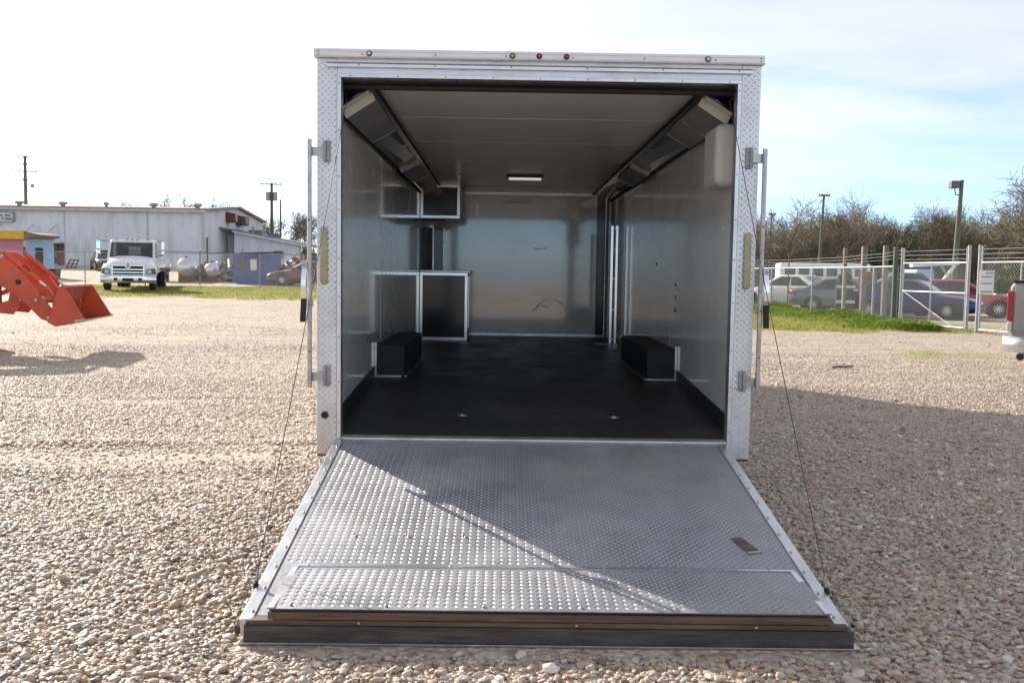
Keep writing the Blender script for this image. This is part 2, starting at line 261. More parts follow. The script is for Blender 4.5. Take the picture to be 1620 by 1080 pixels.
# ------------------------------------------------------------------ mesh helpers
class MB:
    def __init__(s): s.v = []; s.f = []
    def add(s, vs, fs):
        o = len(s.v); s.v += [tuple(p) for p in vs]; s.f += [tuple(i + o for i in f) for f in fs]; return s
    def box(s, x0, x1, y0, y1, z0, z1):
        return s.add([(x0, y0, z0), (x1, y0, z0), (x1, y1, z0), (x0, y1, z0), (x0, y0, z1), (x1, y0, z1), (x1, y1, z1), (x0, y1, z1)],
                     [(0, 3, 2, 1), (4, 5, 6, 7), (0, 1, 5, 4), (1, 2, 6, 5), (2, 3, 7, 6), (3, 0, 4, 7)])
    def bar(s, p, q, w, h, up=(0, 0, 1)):
        p, q = Vector(p), Vector(q); d = (q - p).normalized(); u = Vector(up)
        if abs(d.dot(u)) > .98: u = Vector((0, 1, 0))
        a = d.cross(u).normalized() * (w / 2); b = a.cross(d).normalized() * (h / 2)
        c = [-a - b, a - b, a + b, -a + b]
        return s.add([p + k for k in c] + [q + k for k in c], [(0, 3, 2, 1), (4, 5, 6, 7), (0, 1, 5, 4), (1, 2, 6, 5), (2, 3, 7, 6), (3, 0, 4, 7)])
    def tube(s, p, q, r, r2=None, n=10, caps=True):
        p, q = Vector(p), Vector(q); d = (q - p)
        if d.length < 1e-6: return s
        d.normalize(); u = Vector((0, 0, 1)) if abs(d.z) < .9 else Vector((1, 0, 0))
        a = d.cross(u).normalized(); b = d.cross(a); r2 = r if r2 is None else r2
        vs = []
        for c, rr in ((p, r), (q, r2)):
            for k in range(n):
                t = 2 * math.pi * k / n; vs.append(c + a * (rr * math.cos(t)) + b * (rr * math.sin(t)))
        fs = [(k, (k + 1) % n, n + (k + 1) % n, n + k) for k in range(n)]
        if caps: fs += [tuple(range(n - 1, -1, -1)), tuple(range(n, 2 * n))]
        return s.add(vs, fs)
    def path(s, pts, r, n=8):
        for a, b in zip(pts, pts[1:]): s.tube(a, b, r, n=n)
        return s
    def prism(s, poly, axis, a, b):
        def mk(u, v, w): return {'x': (w, u, v), 'y': (u, w, v), 'z': (u, v, w)}[axis]
        n = len(poly)
        return s.add([mk(u, v, a) for u, v in poly] + [mk(u, v, b) for u, v in poly],
                     [tuple(range(n)), tuple(range(2 * n - 1, n - 1, -1))] + [(k, n + k, n + (k + 1) % n, (k + 1) % n) for k in range(n)])
    def loft(s, secs, caps=True, closed=True):
        n = len(secs[0]); vs = [p for q in secs for p in q]; fs = []
        for i in range(len(secs) - 1):
            for k in range(n if closed else n - 1):
                k2 = (k + 1) % n; fs.append((i * n + k, i * n + k2, (i + 1) * n + k2, (i + 1) * n + k))
        if caps: fs += [tuple(range(n - 1, -1, -1)), tuple((len(secs) - 1) * n + k for k in range(n))]
        return s.add(vs, fs)
    def lathe(s, prof, c, axis='y', n=20, caps=True):
        secs = []
        for (r, h) in prof:
            ring = []
            for k in range(n):
                t = 2 * math.pi * k / n; u, v = r * math.cos(t), r * math.sin(t)
                ring.append({'x': (c[0] + h, c[1] + u, c[2] + v), 'y': (c[0] + u, c[1] + h, c[2] + v), 'z': (c[0] + u, c[1] + v, c[2] + h)}[axis])
            secs.append(ring)
        return s.loft(secs, caps=caps)
    def mesh(s, name, m):
        me = bpy.data.meshes.new(name); me.from_pydata(s.v, [], s.f); me.materials.append(MAT[m]); me.update(); return me
    def build(s, name, m, parent=None, smooth=False, bevel=0, kind=None, seg=2, norm=True):
        me = s.mesh(name, m)
        if norm:
            import bmesh
            bm = bmesh.new(); bm.from_mesh(me); bmesh.ops.recalc_face_normals(bm, faces=bm.faces); bm.to_mesh(me); bm.free()
        if smooth:
            me.polygons.foreach_set('use_smooth', [True] * len(me.polygons)); me.set_sharp_from_angle(angle=R(smooth if smooth is not True else 40))
        o = bpy.data.objects.new(name, me); COL.objects.link(o)
        if bevel:
            md = o.modifiers.new('bevel', 'BEVEL'); md.width = bevel; md.segments = seg; md.limit_method = 'ANGLE'; md.angle_limit = R(35)
        if parent: o.parent = parent
        if kind: o['kind'] = kind
        return o
def thing(name, label, cat, loc=(0, 0, 0), rz=0, group=None):
    o = bpy.data.objects.new(name, None); COL.objects.link(o); o.location = loc; o.rotation_euler = (0, 0, rz); o.empty_display_size = .3
    o['label'] = label; o['category'] = cat
    if group: o['group'] = group
    return o
def tag(o, label, cat, group=None, kind=None):
    o['label'] = label
    if cat: o['category'] = cat
    if group: o['group'] = group
    if kind: o['kind'] = kind
    return o
def share(o, parent, loc=(0, 0, 0), rot=(0, 0, 0), scale=(1, 1, 1)):
    c = o.copy(); COL.objects.link(c); c.parent = parent; c.location = loc; c.rotation_euler = rot; c.scale = scale; return c
def copy_tree(o, parent=None):
    c = o.copy(); COL.objects.link(c); c.parent = parent
    for ch in list(o.children): copy_tree(ch, c)
    return c
def npmesh(name, V, F, m, parent=None, kind=None):
    me = bpy.data.meshes.new(name); V = np.asarray(V, np.float32); F = np.asarray(F, np.int32); k = F.shape[1]
    me.vertices.add(len(V)); me.vertices.foreach_set('co', V.ravel()); me.loops.add(F.size); me.loops.foreach_set('vertex_index', F.ravel())
    me.polygons.add(len(F)); me.polygons.foreach_set('loop_start', np.arange(0, F.size, k, dtype=np.int32)); me.polygons.foreach_set('loop_total', np.full(len(F), k, np.int32))
    me.update(calc_edges=True); me.validate(); me.materials.append(MAT[m])
    o = bpy.data.objects.new(name, me); COL.objects.link(o)
    if parent: o.parent = parent
    if kind: o['kind'] = kind
    return o

# ------------------------------------------------------------------ terrain
def sstep(a, b, x):
    t = np.clip((np.asarray(x, float) - a) / (b - a), 0, 1); return t * t * (3 - 2 * t)
def hz(x, y):
    x = np.asarray(x, float); y = np.asarray(y, float)
    a = np.interp(y, [0, 36, 44, 52, 58, 66, 84, 100], [0, 0, .20, .32, .42, .60, 1.40, 1.45])
    left = a * sstep(-3, -9, x)
    right = -.13 * sstep(12.6, 15, x) * sstep(20, 27, y)
    roll = .012 * np.sin(x * 1.9 + y * .7) * np.sin(y * 1.3 - x * .4) + .01 * np.sin(x * .8 - y * 2.3)
    berm = .026 * np.exp(-((y - 7.45 - .10 * (x + 3)) / .13) ** 2) + .018 * np.exp(-((y - 6.35 - .10 * (x + 3)) / .16) ** 2) + .02 * np.exp(-((y - 10.2 - .02 * x) / .2) ** 2)
    left = left + berm * sstep(-1.3, -1.9, x) * (.6 + .4 * np.sin(x * 3.1))
    return left + right + roll * sstep(3.2, 6, np.hypot(x, y - 4.5)) * .8
H = lambda x, y: float(hz(x, y))
def track(x, y):
    # sandy wheel tracks sweeping past the trailer's left side
    t = 0
    for (yc, sl, w) in ((6.9, .10, .34), (14.2, .03, .9), (18.5, -.02, .8), (24, .0, 1.6), (31, .02, 2.5)):
        t = t + np.exp(-((y - yc - sl * (x + 3)) / w) ** 2) * sstep(-1.2, -2.0, x) * (.85 if yc < 8 else .55)
    for (yc, sl, w) in ((17.5, .0, .7), (21, .02, 1.2)):
        t = t + np.exp(-((y - yc - sl * (x - 5)) / w) ** 2) * sstep(1.5, 3.0, x) * .4
    t = t + .35 * sstep(9, 22, y) + .22 * np.sin(x * .9 + y * .5) * np.sin(y * 1.1 - x * .2) * sstep(5, 9, y)
    return np.clip(t, 0, 1)
def turf(x, y):
    y = y + .55 * np.sin(x * 1.3 + .4 * y) + .35 * np.sin(x * 2.9 + 1.0) + .2 * np.sin(x * 6.1)
    l = sstep(37.2, 41, y + .12 * (x + 8)) * sstep(55.5, 52, y) * sstep(-2, -6, x) * sstep(-34, -16, x + .0 * y) * .85
    l2 = sstep(60, 68, y) * sstep(-18, -26, x) * .35
    r = sstep(23.2, 25.0, y) * sstep(4.0, 6.0, x) * sstep(12.9, 12.2, x) * sstep(47, 42, y)
    r2 = np.exp(-((x - 7.9) / 1.8) ** 2 - ((y - 16.6) / .9) ** 2) * .62 + np.exp(-((x - 9.2) / 2.2) ** 2 - ((y - 18.3) / 1.2) ** 2) * .45
    r3 = sstep(12.4, 14, x) * sstep(26, 30, y) * .5
    far = sstep(60, 72, y) * sstep(8, 14, x) * .55
    return np.clip(l + l2 + r + r2 + r3 + far, 0, 1)
xs = np.unique(np.concatenate([np.arange(-34, 30, .4), np.linspace(-400, -34, 40), np.linspace(30, 400, 40)]))
ys = np.unique(np.concatenate([np.arange(-6, 62, .4), np.linspace(62, 130, 60), np.linspace(130, 900, 30), np.linspace(-60, -6, 12)]))
GX, GY = np.meshgrid(xs, ys); nx, ny = len(xs), len(ys)
V = np.stack([GX.ravel(), GY.ravel(), hz(GX, GY).ravel()], 1)
I = np.arange(nx * ny).reshape(ny, nx)
F = np.stack([I[:-1, :-1].ravel(), I[:-1, 1:].ravel(), I[1:, 1:].ravel(), I[1:, :-1].ravel()], 1)
gnd = npmesh('ground', V, F, 'gravel_ground', kind='structure'); gnd['label'] = 'sandy gravel yard with wheel tracks and patches of turf'
for nm, fn in (('track', track), ('turf', turf)):
    a = gnd.data.attributes.new(nm, 'FLOAT', 'POINT'); a.data.foreach_set('value', fn(GX, GY).ravel().astype(np.float32))
gnd.data.polygons.foreach_set('use_smooth', np.ones(len(F), bool))

# ------------------------------------------------------------------ loose gravel (stones as instances on scattered points)
DD = 5.548
def scatter(y0, y1, dens, xw=None):
    hw = lambda y: y * .545 + 1.2
    W = hw(y1); n = int(dens * (y1 - y0) * 2 * W)
    x = rng.uniform(-W, W, n) - .2; y = rng.uniform(y0, y1, n)
    k = np.abs(x + .2) < hw(y); x, y = x[k], y[k]
    k = ~((np.abs(x) < 1.20) & (y > 3.36) & (y < 13)); x, y = x[k], y[k]
    k = rng.random(len(x)) > track(x, y) * .95; k &= rng.random(len(x)) > turf(x, y) * 1.2
    return x[k], y[k]
px, py, ps = [], [], []
for (y0, y1, dens, r0) in ((2.2, 4.2, 3700, .0094), (4.2, 6, 3500, .0092), (6, 8.5, 2800, .0088), (8.5, 12, 1800, .0082), (12, 17, 800, .0078), (17, 24, 260, .0080), (24, 36, 55, .0095)):
    x, y = scatter(y0, y1, dens); s = r0 * np.exp(rng.normal(0, .30, len(x)))
    big = rng.random(len(x)) < .012; s = np.where(big, s * 1.35, s)
    px.append(x); py.append(y); ps.append(np.clip(s, .004, .024))
px = np.concatenate(px); py = np.concatenate(py); ps = np.concatenate(ps)
pz = hz(px, py) + ps * rng.uniform(-.25, .75, len(px)) * np.clip(1.25 - py / 16, .35, 1)
gm_ = bpy.data.meshes.new('gravel'); gm_.vertices.add(len(px)); gm_.vertices.foreach_set('co', np.stack([px, py, pz], 1).astype(np.float32).ravel()); gm_.update()
a = gm_.attributes.new('size', 'FLOAT_VECTOR', 'POINT')
a.data.foreach_set('vector', (ps[:, None] * np.stack([rng.uniform(.85, 1.5, len(px)), rng.uniform(.75, 1.1, len(px)), rng.uniform(.42, .75, len(px))], 1)).astype(np.float32).ravel())
a = gm_.attributes.new('rot', 'FLOAT_VECTOR', 'POINT')
a.data.foreach_set('vector', np.stack([rng.normal(0, .25, len(px)), rng.normal(0, .25, len(px)), rng.uniform(0, 6.28, len(px))], 1).astype(np.float32).ravel())
a = gm_.attributes.new('pick', 'INT', 'POINT'); a.data.foreach_set('value', rng.integers(0, 6, len(px)).astype(np.int32))
gravel = bpy.data.objects.new('gravel', gm_); COL.objects.link(gravel)
tag(gravel, 'loose rounded river gravel in tan, grey and rust tones', None, kind='stuff')
ng = bpy.data.node_groups.new('stones', 'GeometryNodeTree'); ng.interface.new_socket('Geometry', in_out='INPUT', socket_type='NodeSocketGeometry'); ng.interface.new_socket('Geometry', in_out='OUTPUT', socket_type='NodeSocketGeometry')
gn_ = ng.nodes.new; gl = ng.links.new
gi = gn_('NodeGroupInput'); go = gn_('NodeGroupOutput'); iop = gn_('GeometryNodeInstanceOnPoints'); gti = gn_('GeometryNodeGeometryToInstance')
pos = gn_('GeometryNodeInputPosition')
for k in range(6):
    ic = gn_('GeometryNodeMeshIcoSphere'); ic.inputs['Radius'].default_value = 1; ic.inputs['Subdivisions'].default_value = 3
    no = gn_('ShaderNodeTexNoise'); no.noise_dimensions = '4D'; no.inputs['W'].default_value = k * 7.3; no.inputs['Scale'].default_value = .85; no.inputs['Detail'].default_value = 1.5
    sbn = gn_('ShaderNodeVectorMath'); sbn.operation = 'SUBTRACT'; sbn.inputs[1].default_value = (.5, .5, .5); gl(no.outputs['Color'], sbn.inputs[0])
    sc_ = gn_('ShaderNodeVectorMath'); sc_.operation = 'SCALE'; sc_.inputs['Scale'].default_value = 1.5; gl(sbn.outputs[0], sc_.inputs[0])
    sp = gn_('GeometryNodeSetPosition'); gl(ic.outputs['Mesh'], sp.inputs['Geometry']); gl(sc_.outputs[0], sp.inputs['Offset'])
    sh = gn_('GeometryNodeSetShadeSmooth'); gl(sp.outputs[0], sh.inputs['Geometry'])
    sm = gn_('GeometryNodeSetMaterial'); sm.inputs['Material'].default_value = MAT['stone']; gl(sh.outputs[0], sm.inputs['Geometry']); gl(sm.outputs[0], gti.inputs[0])
def nattr(nm, ty):
    q = gn_('GeometryNodeInputNamedAttribute'); q.data_type = ty; q.inputs['Name'].default_value = nm; return q.outputs['Attribute']
gl(gi.outputs[0], iop.inputs['Points']); gl(gti.outputs[0], iop.inputs['Instance']); iop.inputs['Pick Instance'].default_value = True
gl(nattr('pick', 'INT'), iop.inputs['Instance Index']); gl(nattr('rot', 'FLOAT_VECTOR'), iop.inputs['Rotation']); gl(nattr('size', 'FLOAT_VECTOR'), iop.inputs['Scale'])
gl(iop.outputs[0], go.inputs[0])
md = gravel.modifiers.new('stones', 'NODES'); md.node_group = ng


# ------------------------------------------------------------------ the enclosed trailer (local y: 0 at the rear face, + towards its nose)
TR = thing('enclosed_trailer', 'open enclosed cargo trailer with diamond plate rear frame and lowered ramp', 'trailer', (0, DD, 0))
def treads(mb, P, u0, u1, v0, v1, pitch=.036, hl=.0112, hw=.0034, ht=.0020):
    # alternate columns lean the other way and sit half a step lower
    cs = pitch / 2; nu = max(1, int((u1 - u0) / cs)); nv = max(1, int((v1 - v0) / pitch))
    ou = (u1 - u0 - (nu - 1) * cs) / 2; ov = (v1 - v0 - (nv - .5) * pitch) / 2
    for i in range(nu):
        for j in range(nv):
            s = 1 if i % 2 else -1
            cu, cv = u0 + ou + i * cs, v0 + ov + j * pitch + (cs if i % 2 else 0)
            if nv == 1: cv = (v0 + v1) / 2
            d = (.7071, .7071 * s); n = (-d[1], d[0])
            pt = lambda a, b, h: P(cu + d[0] * a + n[0] * b, cv + d[1] * a + n[1] * b, h)
            mb.add([pt(-hl, 0, 0), pt(-hl * .45, -hw, 0), pt(hl * .45, -hw, 0), pt(hl, 0, 0), pt(hl * .45, hw, 0), pt(-hl * .45, hw, 0), pt(-hl * .5, 0, ht), pt(hl * .5, 0, ht)],
                   [(0, 1, 6), (1, 2, 7, 6), (2, 3, 7), (3, 4, 7), (4, 5, 6, 7), (5, 0, 6)])
    return mb
XO = 1.285; OL, OR_, OT, FZ = -1.144, 1.149, 2.51, .42
ZB = .3126
# shell
for s, nm in ((-1, 0), (1, 0)):
    MB().box(min(s * 1.225, s * 1.25), max(s * 1.225, s * 1.25), .062, 7.11, .36, 2.60).build('inner_wall', 'wall_panel', TR)
    MB().box(min(s * 1.252, s * XO), max(s * 1.252, s * XO), .064, 8.35, .34, 2.64).build('outer_wall', 'white_paint', TR)
MB().box(-1.222, 1.222, 7.112, 7.14, .40, 2.58).build('front_wall', 'front_panel', TR)
MB().box(-XO, XO, 8.352, 8.38, .34, 2.64).build('nose_skin', 'white_paint', TR)
MB().box(-1.283, 1.283, .27, 8.38, 2.642, 2.662).build('roof', 'alu_trim', TR)
# floor with dropped rear section
fl = MB().prism([(.073, .30), (.073, .4245), (2.15, .55), (7.11, .55), (7.11, .43), (2.2, .43)], 'x', -1.2235, 1.2235).build('floor', 'rubber_floor', TR)
for s in (-1, 1):
    x0, x1 = sorted((s * 1.2245, s * 1.216))
    MB().prism([(.06, .40), (.06, .515), (2.0, .635), (2.04, .55)], 'x', x0, x1).build('kick_strip', 'rubber_floor', TR)
MB().box(-1.142, 1.147, .031, .0725, .392, .4225).build('threshold', 'rubber_floor', TR)
screw_later = []
# ceiling panels
zc = lambda y: 2.535 - (2.535 - 2.455) * y / 7.11
yy = [.24, 1.42, 2.62, 3.83, 5.03, 6.24, 7.108]
for a_, b_ in zip(yy, yy[1:]):
    MB().prism([(a_ + .002, zc(a_)), (b_ - .002, zc(b_)), (b_ - .002, zc(b_) + .012), (a_ + .002, zc(a_) + .012)], 'x', -1.222, 1.222).build('ceiling_panel', 'ceiling_panel', TR)
for k, a_ in enumerate(yy[1:-1]):
    MB().prism([(a_ - .010, zc(a_) - .004), (a_ + .010, zc(a_) - .004), (a_ + .010, zc(a_) - .001), (a_ - .010, zc(a_) - .001)], 'x', -.96, .96).build('ceiling_seam', 'ceiling_panel', TR)
for a_ in yy[1:-1]:
    for x_ in np.linspace(-.9, .9, 9): screw_later.append((x_ + random.uniform(-.01, .01), a_, zc(a_) - .0045))
MB().box(-1.222, 1.222, 7.085, 7.111, 2.425, 2.455).build('front_trim', 'alu_trim', TR)
MB().box(-.64, 1.05, 7.09, 7.111, .552, .585).build('front_trim', 'alu_trim', TR)
MB().box(-1.222, 1.222, .066, .13, 2.50, 2.60).build('header_beam', 'black_matte', TR)
MB().tube((-1.19, .20, 2.50), (1.19, .20, 2.50), .022, n=12).build('spring_tube', 'black_matte', TR, smooth=True)
# rear frame
P_post = lambda u, v, h: (u, -h, v)
for s, (a_, b_) in ((-1, (-XO, -1.167)), (1, (1.172, XO))):
    MB().box(a_, b_, 0, .062, ZB, 2.618).build('rear_post', 'alu_plate', TR, bevel=.004)
    treads(MB(), P_post, a_ + .004, b_ - .002, ZB + .01, 2.612, hl=.0115, hw=.0036, ht=.0026).build('tread_pattern', 'alu_plate', TR, kind='stuff')
    q0, q1 = (-1.166, OL) if s < 0 else (OR_, 1.171)
    MB().box(q0, q1, -.008, .07, ZB + .002, OT).build('opening_trim', 'alu_trim', TR, bevel=.002)
    MB().box(a_ + .002, b_ - .002, .002, .06, ZB - .012, ZB - .001).build('post_foot', 'rust', TR)
MB().box(-1.166, 1.171, .001, .06, OT + .021, 2.618).build('header_plate', 'alu_plate', TR)
hp = treads(MB(), P_post, -1.16, 1.165, OT + .022, 2.566); treads(hp, P_post, -1.16, 1.165, 2.597, 2.617, pitch=.036, hl=.009); hp.build('tread_pattern', 'alu_plate', TR, kind='stuff')
MB().box(-1.166, 1.171, -.010, .07, OT, OT + .020).build('opening_trim', 'alu_trim', TR, bevel=.002)
MB().prism([(-.022, 2.567), (0, 2.573), (0, 2.594), (-.006, 2.596), (-.022, 2.584)], 'x', -1.228, 1.232).build('drip_rail', 'alu_trim', TR)
MB().prism([(-.030, 2.624), (-.034, 2.618), (.30, 2.618), (.30, 2.665), (-.012, 2.672), (-.030, 2.662)], 'x', -1.296, 1.296).build('roof_cap', 'white_trim', TR)
for z_ in (2.628, 2.656):
    MB().box(-1.294, 1.294, -.0335, -.030, z_ - .004, z_ + .004).build('cap_ridge', 'white_trim', TR, bevel=.002)
for x_, m_ in ((-.979, 'lens_clear'), (-.158, 'lens_amber'), (-.005, 'lens_red'), (.152, 'lens_red'), (.966, 'lens_clear')):
    q = MB().lathe([(.0, 0), (.0165, 0), (.0165, -.007), (.012, -.009), (0, -.009)], (x_, -.030, 2.641), 'y', 16).build('marker_light', 'black_matte', TR, smooth=True)
    MB().lathe([(.0, -.008), (.011, -.008), (.010, -.013), (.005, -.016), (0, -.0165)], (x_, -.030, 2.641), 'y', 14).build('lens', m_, q, smooth=True)
# screws: one shared mesh
scr0 = MB().lathe([(0, .002), (.0062, .002), (.0058, -.002), (.003, -.0042), (0, -.0045)], (0, 0, 0), 'y', 8).build('screw', 'steel', TR, smooth=True)
scr0.location = (-1.27, -.031, 2.652)
def screw(x, y, z, rot=(0, 0, 0), sc=1): share(scr0, TR, (x, y, z), rot, (sc, sc, sc))
for x_, z_ in ((-1.27, 2.632), (1.272, 2.652), (1.272, 2.632), (-1.02, 2.637), (-.60, 2.64), (-.195, 2.637), (.19, 2.637), (.60, 2.64), (1.01, 2.637)): screw(x_, -.031, z_)
for x_ in np.linspace(-1.09, 1.10, 6): screw(x_ + .05, -.0225, 2.580)
for x_ in np.linspace(-1.09, 1.10, 9): screw(x_, -.011, OT + .010, sc=.8)
for s in (-1, 1):
    for z_ in np.linspace(.50, 2.46, 9): screw(-1.155 if s < 0 else 1.160, -.009, z_ + random.uniform(-.03, .03), sc=.85)
for p in screw_later: screw(*p, rot=(R(90), 0, 0), sc=.9)
# sill
MB().prism([(-.016, .392), (-.016, .418), (.03, .428), (.03, .392)], 'x', -1.140, 1.146).build('sill', 'alu_trim', TR, bevel=.003)
MB().box(-1.143, 1.148, .0, .06, .30, .389).build('rear_crossmember', 'black_matte', TR)
# tail lights
for x_, z0, z1 in ((-1.242, 1.317, 1.656), (1.235, 1.324, 1.657)):
    pr_ = []
    for k in range(9):
        t = math.pi * k / 8; pr_.append((x_ + .0205 * math.cos(t), z1 - .02 + .02 * math.sin(t)))
    for k in range(9):
        t = math.pi + math.pi * k / 8; pr_.append((x_ + .0205 * math.cos(t), z0 + .02 + .02 * math.sin(t)))
    q = MB().prism(pr_, 'y', -.022, -.001).build('tail_light', 'lens_amber', TR, bevel=.005, smooth=50)
    d_ = MB()
    for k in range(11):
        for e_ in (-.008, .008): d_.lathe([(0, -.001), (.0035, -.001), (.002, -.0035), (0, -.004)], (x_ + e_, -.0225, z0 + .035 + k * (z1 - z0 - .07) / 10), 'y', 6)
    d_.build('led_dots', 'lens_clear', q, kind='stuff')
    for z_ in (z0 + .012, z1 - .012): screw(x_, -.0225, z_, sc=.7)
MB().lathe([(0, 0), (.021, 0), (.021, -.010), (.016, -.014), (0, -.006)], (0, 0, 0), 'y', 20).build('plug_socket', 'black_matte', TR, smooth=True).location = (-1.238, -.001, .548)
TR.children[-1].scale = (1, 1, 1.75)
# hinge bars, brackets and latch handles
for s, xb, zt_, zb_, xh in ((-1, -1.317, 2.15, .718, (-1.244, -1.206)), (1, 1.308, 2.135, .740, (1.206, 1.246))):
    br = MB().tube((xb, -.052, zb_), (xb, -.052, zt_), .0135, n=14).build('lock_bar', 'steel', TR, smooth=True)
    for zc_ in (1.69, 1.20, .93): MB().lathe([(0, -.0005), (.006, -.0005), (.006, .0035), (0, .004)], (xb, -.0665, zc_), 'y', 8).build('bolt', 'rust', br)
    for zc_ in (2.087, .783):
        h_ = MB().box(xh[0], xh[1], -.016, -.003, zc_ - .062, zc_ + .062).build('hinge', 'galv', TR, bevel=.006)
        e1 = xh[0] if s < 0 else xh[1]
        MB().tube((e1 - s * .008, -.024, zc_ - .058), (e1 - s * .008, -.024, zc_ + .058), .010, n=10).build('knuckle', 'galv', h_, smooth=True)
        xa, xb_ = sorted((e1 - s * .004, xb + s * .004)); MB().box(xa, xb_, -.036, -.026, zc_ - .030, zc_ + .022).build('strap', 'steel', h_, bevel=.002)
        for dz in (-.040, .040):
            MB().lathe([(0, -.016), (.010, -.016), (.009, -.021), (0, -.023)], ((xh[0] + xh[1]) / 2 - s * .006, 0, zc_ + dz), 'y', 10).build('bolt', 'galv', h_, smooth=True)
    hb = MB().box(*sorted((xb + s * .010, xb + s * .044)), -.066, -.040, 1.405, 1.452).build('latch_bracket', 'steel', TR, bevel=.004)
    MB().lathe([(0, -.066), (.009, -.066), (.008, -.071), (0, -.072)], (xb + s * .030, 0, 1.430), 'y', 10).build('bolt', 'galv', hb)
    lv = MB(); pts = [(1.41, -.070), (1.36, -.082), (1.30, -.086), (1.25, -.080), (1.20, -.070)]
    secs = []
    for i, (z_, y_) in enumerate(pts):
        xc = xb + s * (.026 + .002 * i); secs.append([(xc - .0145, y_, z_), (xc + .0145, y_, z_), (xc + .0145, y_ + .006, z_), (xc - .0145, y_ + .006, z_)])
    lo_ = lv.loft(secs).build('latch_handle', 'chrome', TR, smooth=60)
    gp = MB(); secs = []
    for i, (z_, y_, o_) in enumerate(((1.235, -.080, .028), (1.20, -.074, .030), (1.16, -.068, .034), (1.10, -.062, .038))):
        xc = xb + s * o_; secs.append([(xc - .017, y_ - .004, z_), (xc + .017, y_ - .004, z_), (xc + .017, y_ + .012, z_), (xc - .017, y_ + .012, z_)])
    gp.loft(secs).build('grip', 'black_matte', lo_, bevel=.004)
    br2 = MB().box(xb - .017, xb + .017, -.0385, -.012, 1.185, 1.235).build('bar_guide', 'steel', TR, bevel=.004)

# ramp door
RT = Vector((0, -.022, .405)); RE = Vector((0, -2.064, .082)); RD = (RE - RT).normalized(); RN = Vector((0, -RD.z, RD.y)); RN = -RN if RN.z < 0 else RN; RLEN = (RE - RT).length
def rp_(x, v, h): p = RT + RD * v + RN * h; return (x, p.y, p.z)
ramp = MB().loft([[rp_(-1.15, .0, -.002), rp_(1.11, .0, -.002), rp_(1.11, .0, -.062), rp_(-1.15, .0, -.062)],
                  [rp_(-1.15, RLEN, -.002), rp_(1.11, RLEN, -.002), rp_(1.11, RLEN, -.062), rp_(-1.15, RLEN, -.062)]]).build('ramp_door', 'black_matte', TR)
MB().loft([[rp_(-1.12, .02, .0015), rp_(1.085, .02, .0015), rp_(1.085, .02, -.001), rp_(-1.12, .02, -.001)],
           [rp_(-1.12, RLEN - .004, .0015), rp_(1.085, RLEN - .004, .0015), rp_(1.085, RLEN - .004, -.001), rp_(-1.12, RLEN - .004, -.001)]]).build('ramp_plate', 'alu_ramp', ramp)
treads(MB(), lambda u, v, h: rp_(u, v, .0015 + h), -1.115, 1.08, .03, 1.60, ht=.0020).build('tread_pattern', 'alu_tread', ramp, kind='stuff')
MB().tube(rp_(-1.14, -.012, -.02), rp_(1.105, -.012, -.02), .014, n=10).build('hinge_tube', 'steel', ramp, smooth=True)
MB().loft([[rp_(-1.14, .0, .004), rp_(1.105, .0, .004), rp_(1.105, .0, 0), rp_(-1.14, .0, 0)], [rp_(-1.14, .03, .004), rp_(1.105, .03, .004), rp_(1.105, .03, 0), rp_(-1.14, .03, 0)]]).build('top_strip', 'alu_trim', ramp)
for s in (-1, 1):
    EX = 0 if s < 0 else -.036
    a_, b_ = sorted((s * 1.122 + EX, s * 1.172 + EX))
    MB().loft([[rp_(a_, .0, .006), rp_(b_, .0, .006), rp_(b_, .0, -.066), rp_(a_, .0, -.066)], [rp_(a_, RLEN, .006), rp_(b_, RLEN, .006), rp_(b_, RLEN, -.060), rp_(a_, RLEN, -.060)]]).build('side_rail', 'alu_trim', ramp, bevel=.002)
    a_, b_ = sorted((s * 1.174 + EX, s * 1.192 + EX))
    MB().loft([[rp_(a_, .06, -.020), rp_(b_, .06, -.024), rp_(b_, .06, -.060), rp_(a_, .06, -.060)], [rp_(a_, RLEN, -.020), rp_(b_, RLEN, -.026), rp_(b_, RLEN, -.058), rp_(a_, RLEN, -.058)]]).build('edge_seal', 'rubber_seal', ramp, bevel=.003)
    for v in np.linspace(.14, RLEN - .06, 11):
        p = rp_(s * 1.136 + EX, v, .008); screw(p[0], p[1], p[2], (R(-80), 0, 0))
    # cable anchor
    p = rp_(s * 1.178 + EX, 1.80, .004); an = MB().box(p[0] - .009, p[0] + .009, p[1] - .014, p[1] + .014, p[2] - .010, p[2] + .016).build('cable_anchor', 'black_matte', ramp, bevel=.005)
    top = Vector((s * 1.118, .055, 2.42)); bot = Vector((p[0], p[1], p[2] + .016)); cb = MB(); n_ = 14; pts = []
    for k in range(n_ + 1):
        t = k / n_; q = top.lerp(bot, t); q.z -= .03 * math.sin(math.pi * t); q.y -= .0; pts.append(q)
    cb.path(pts, .0021, 6).build('lift_cable', 'cable', TR)
    MB().tube(bot, bot + (top - bot).normalized() * .05, .006, n=8).build('cable_sleeve', 'galv', TR, smooth=True)
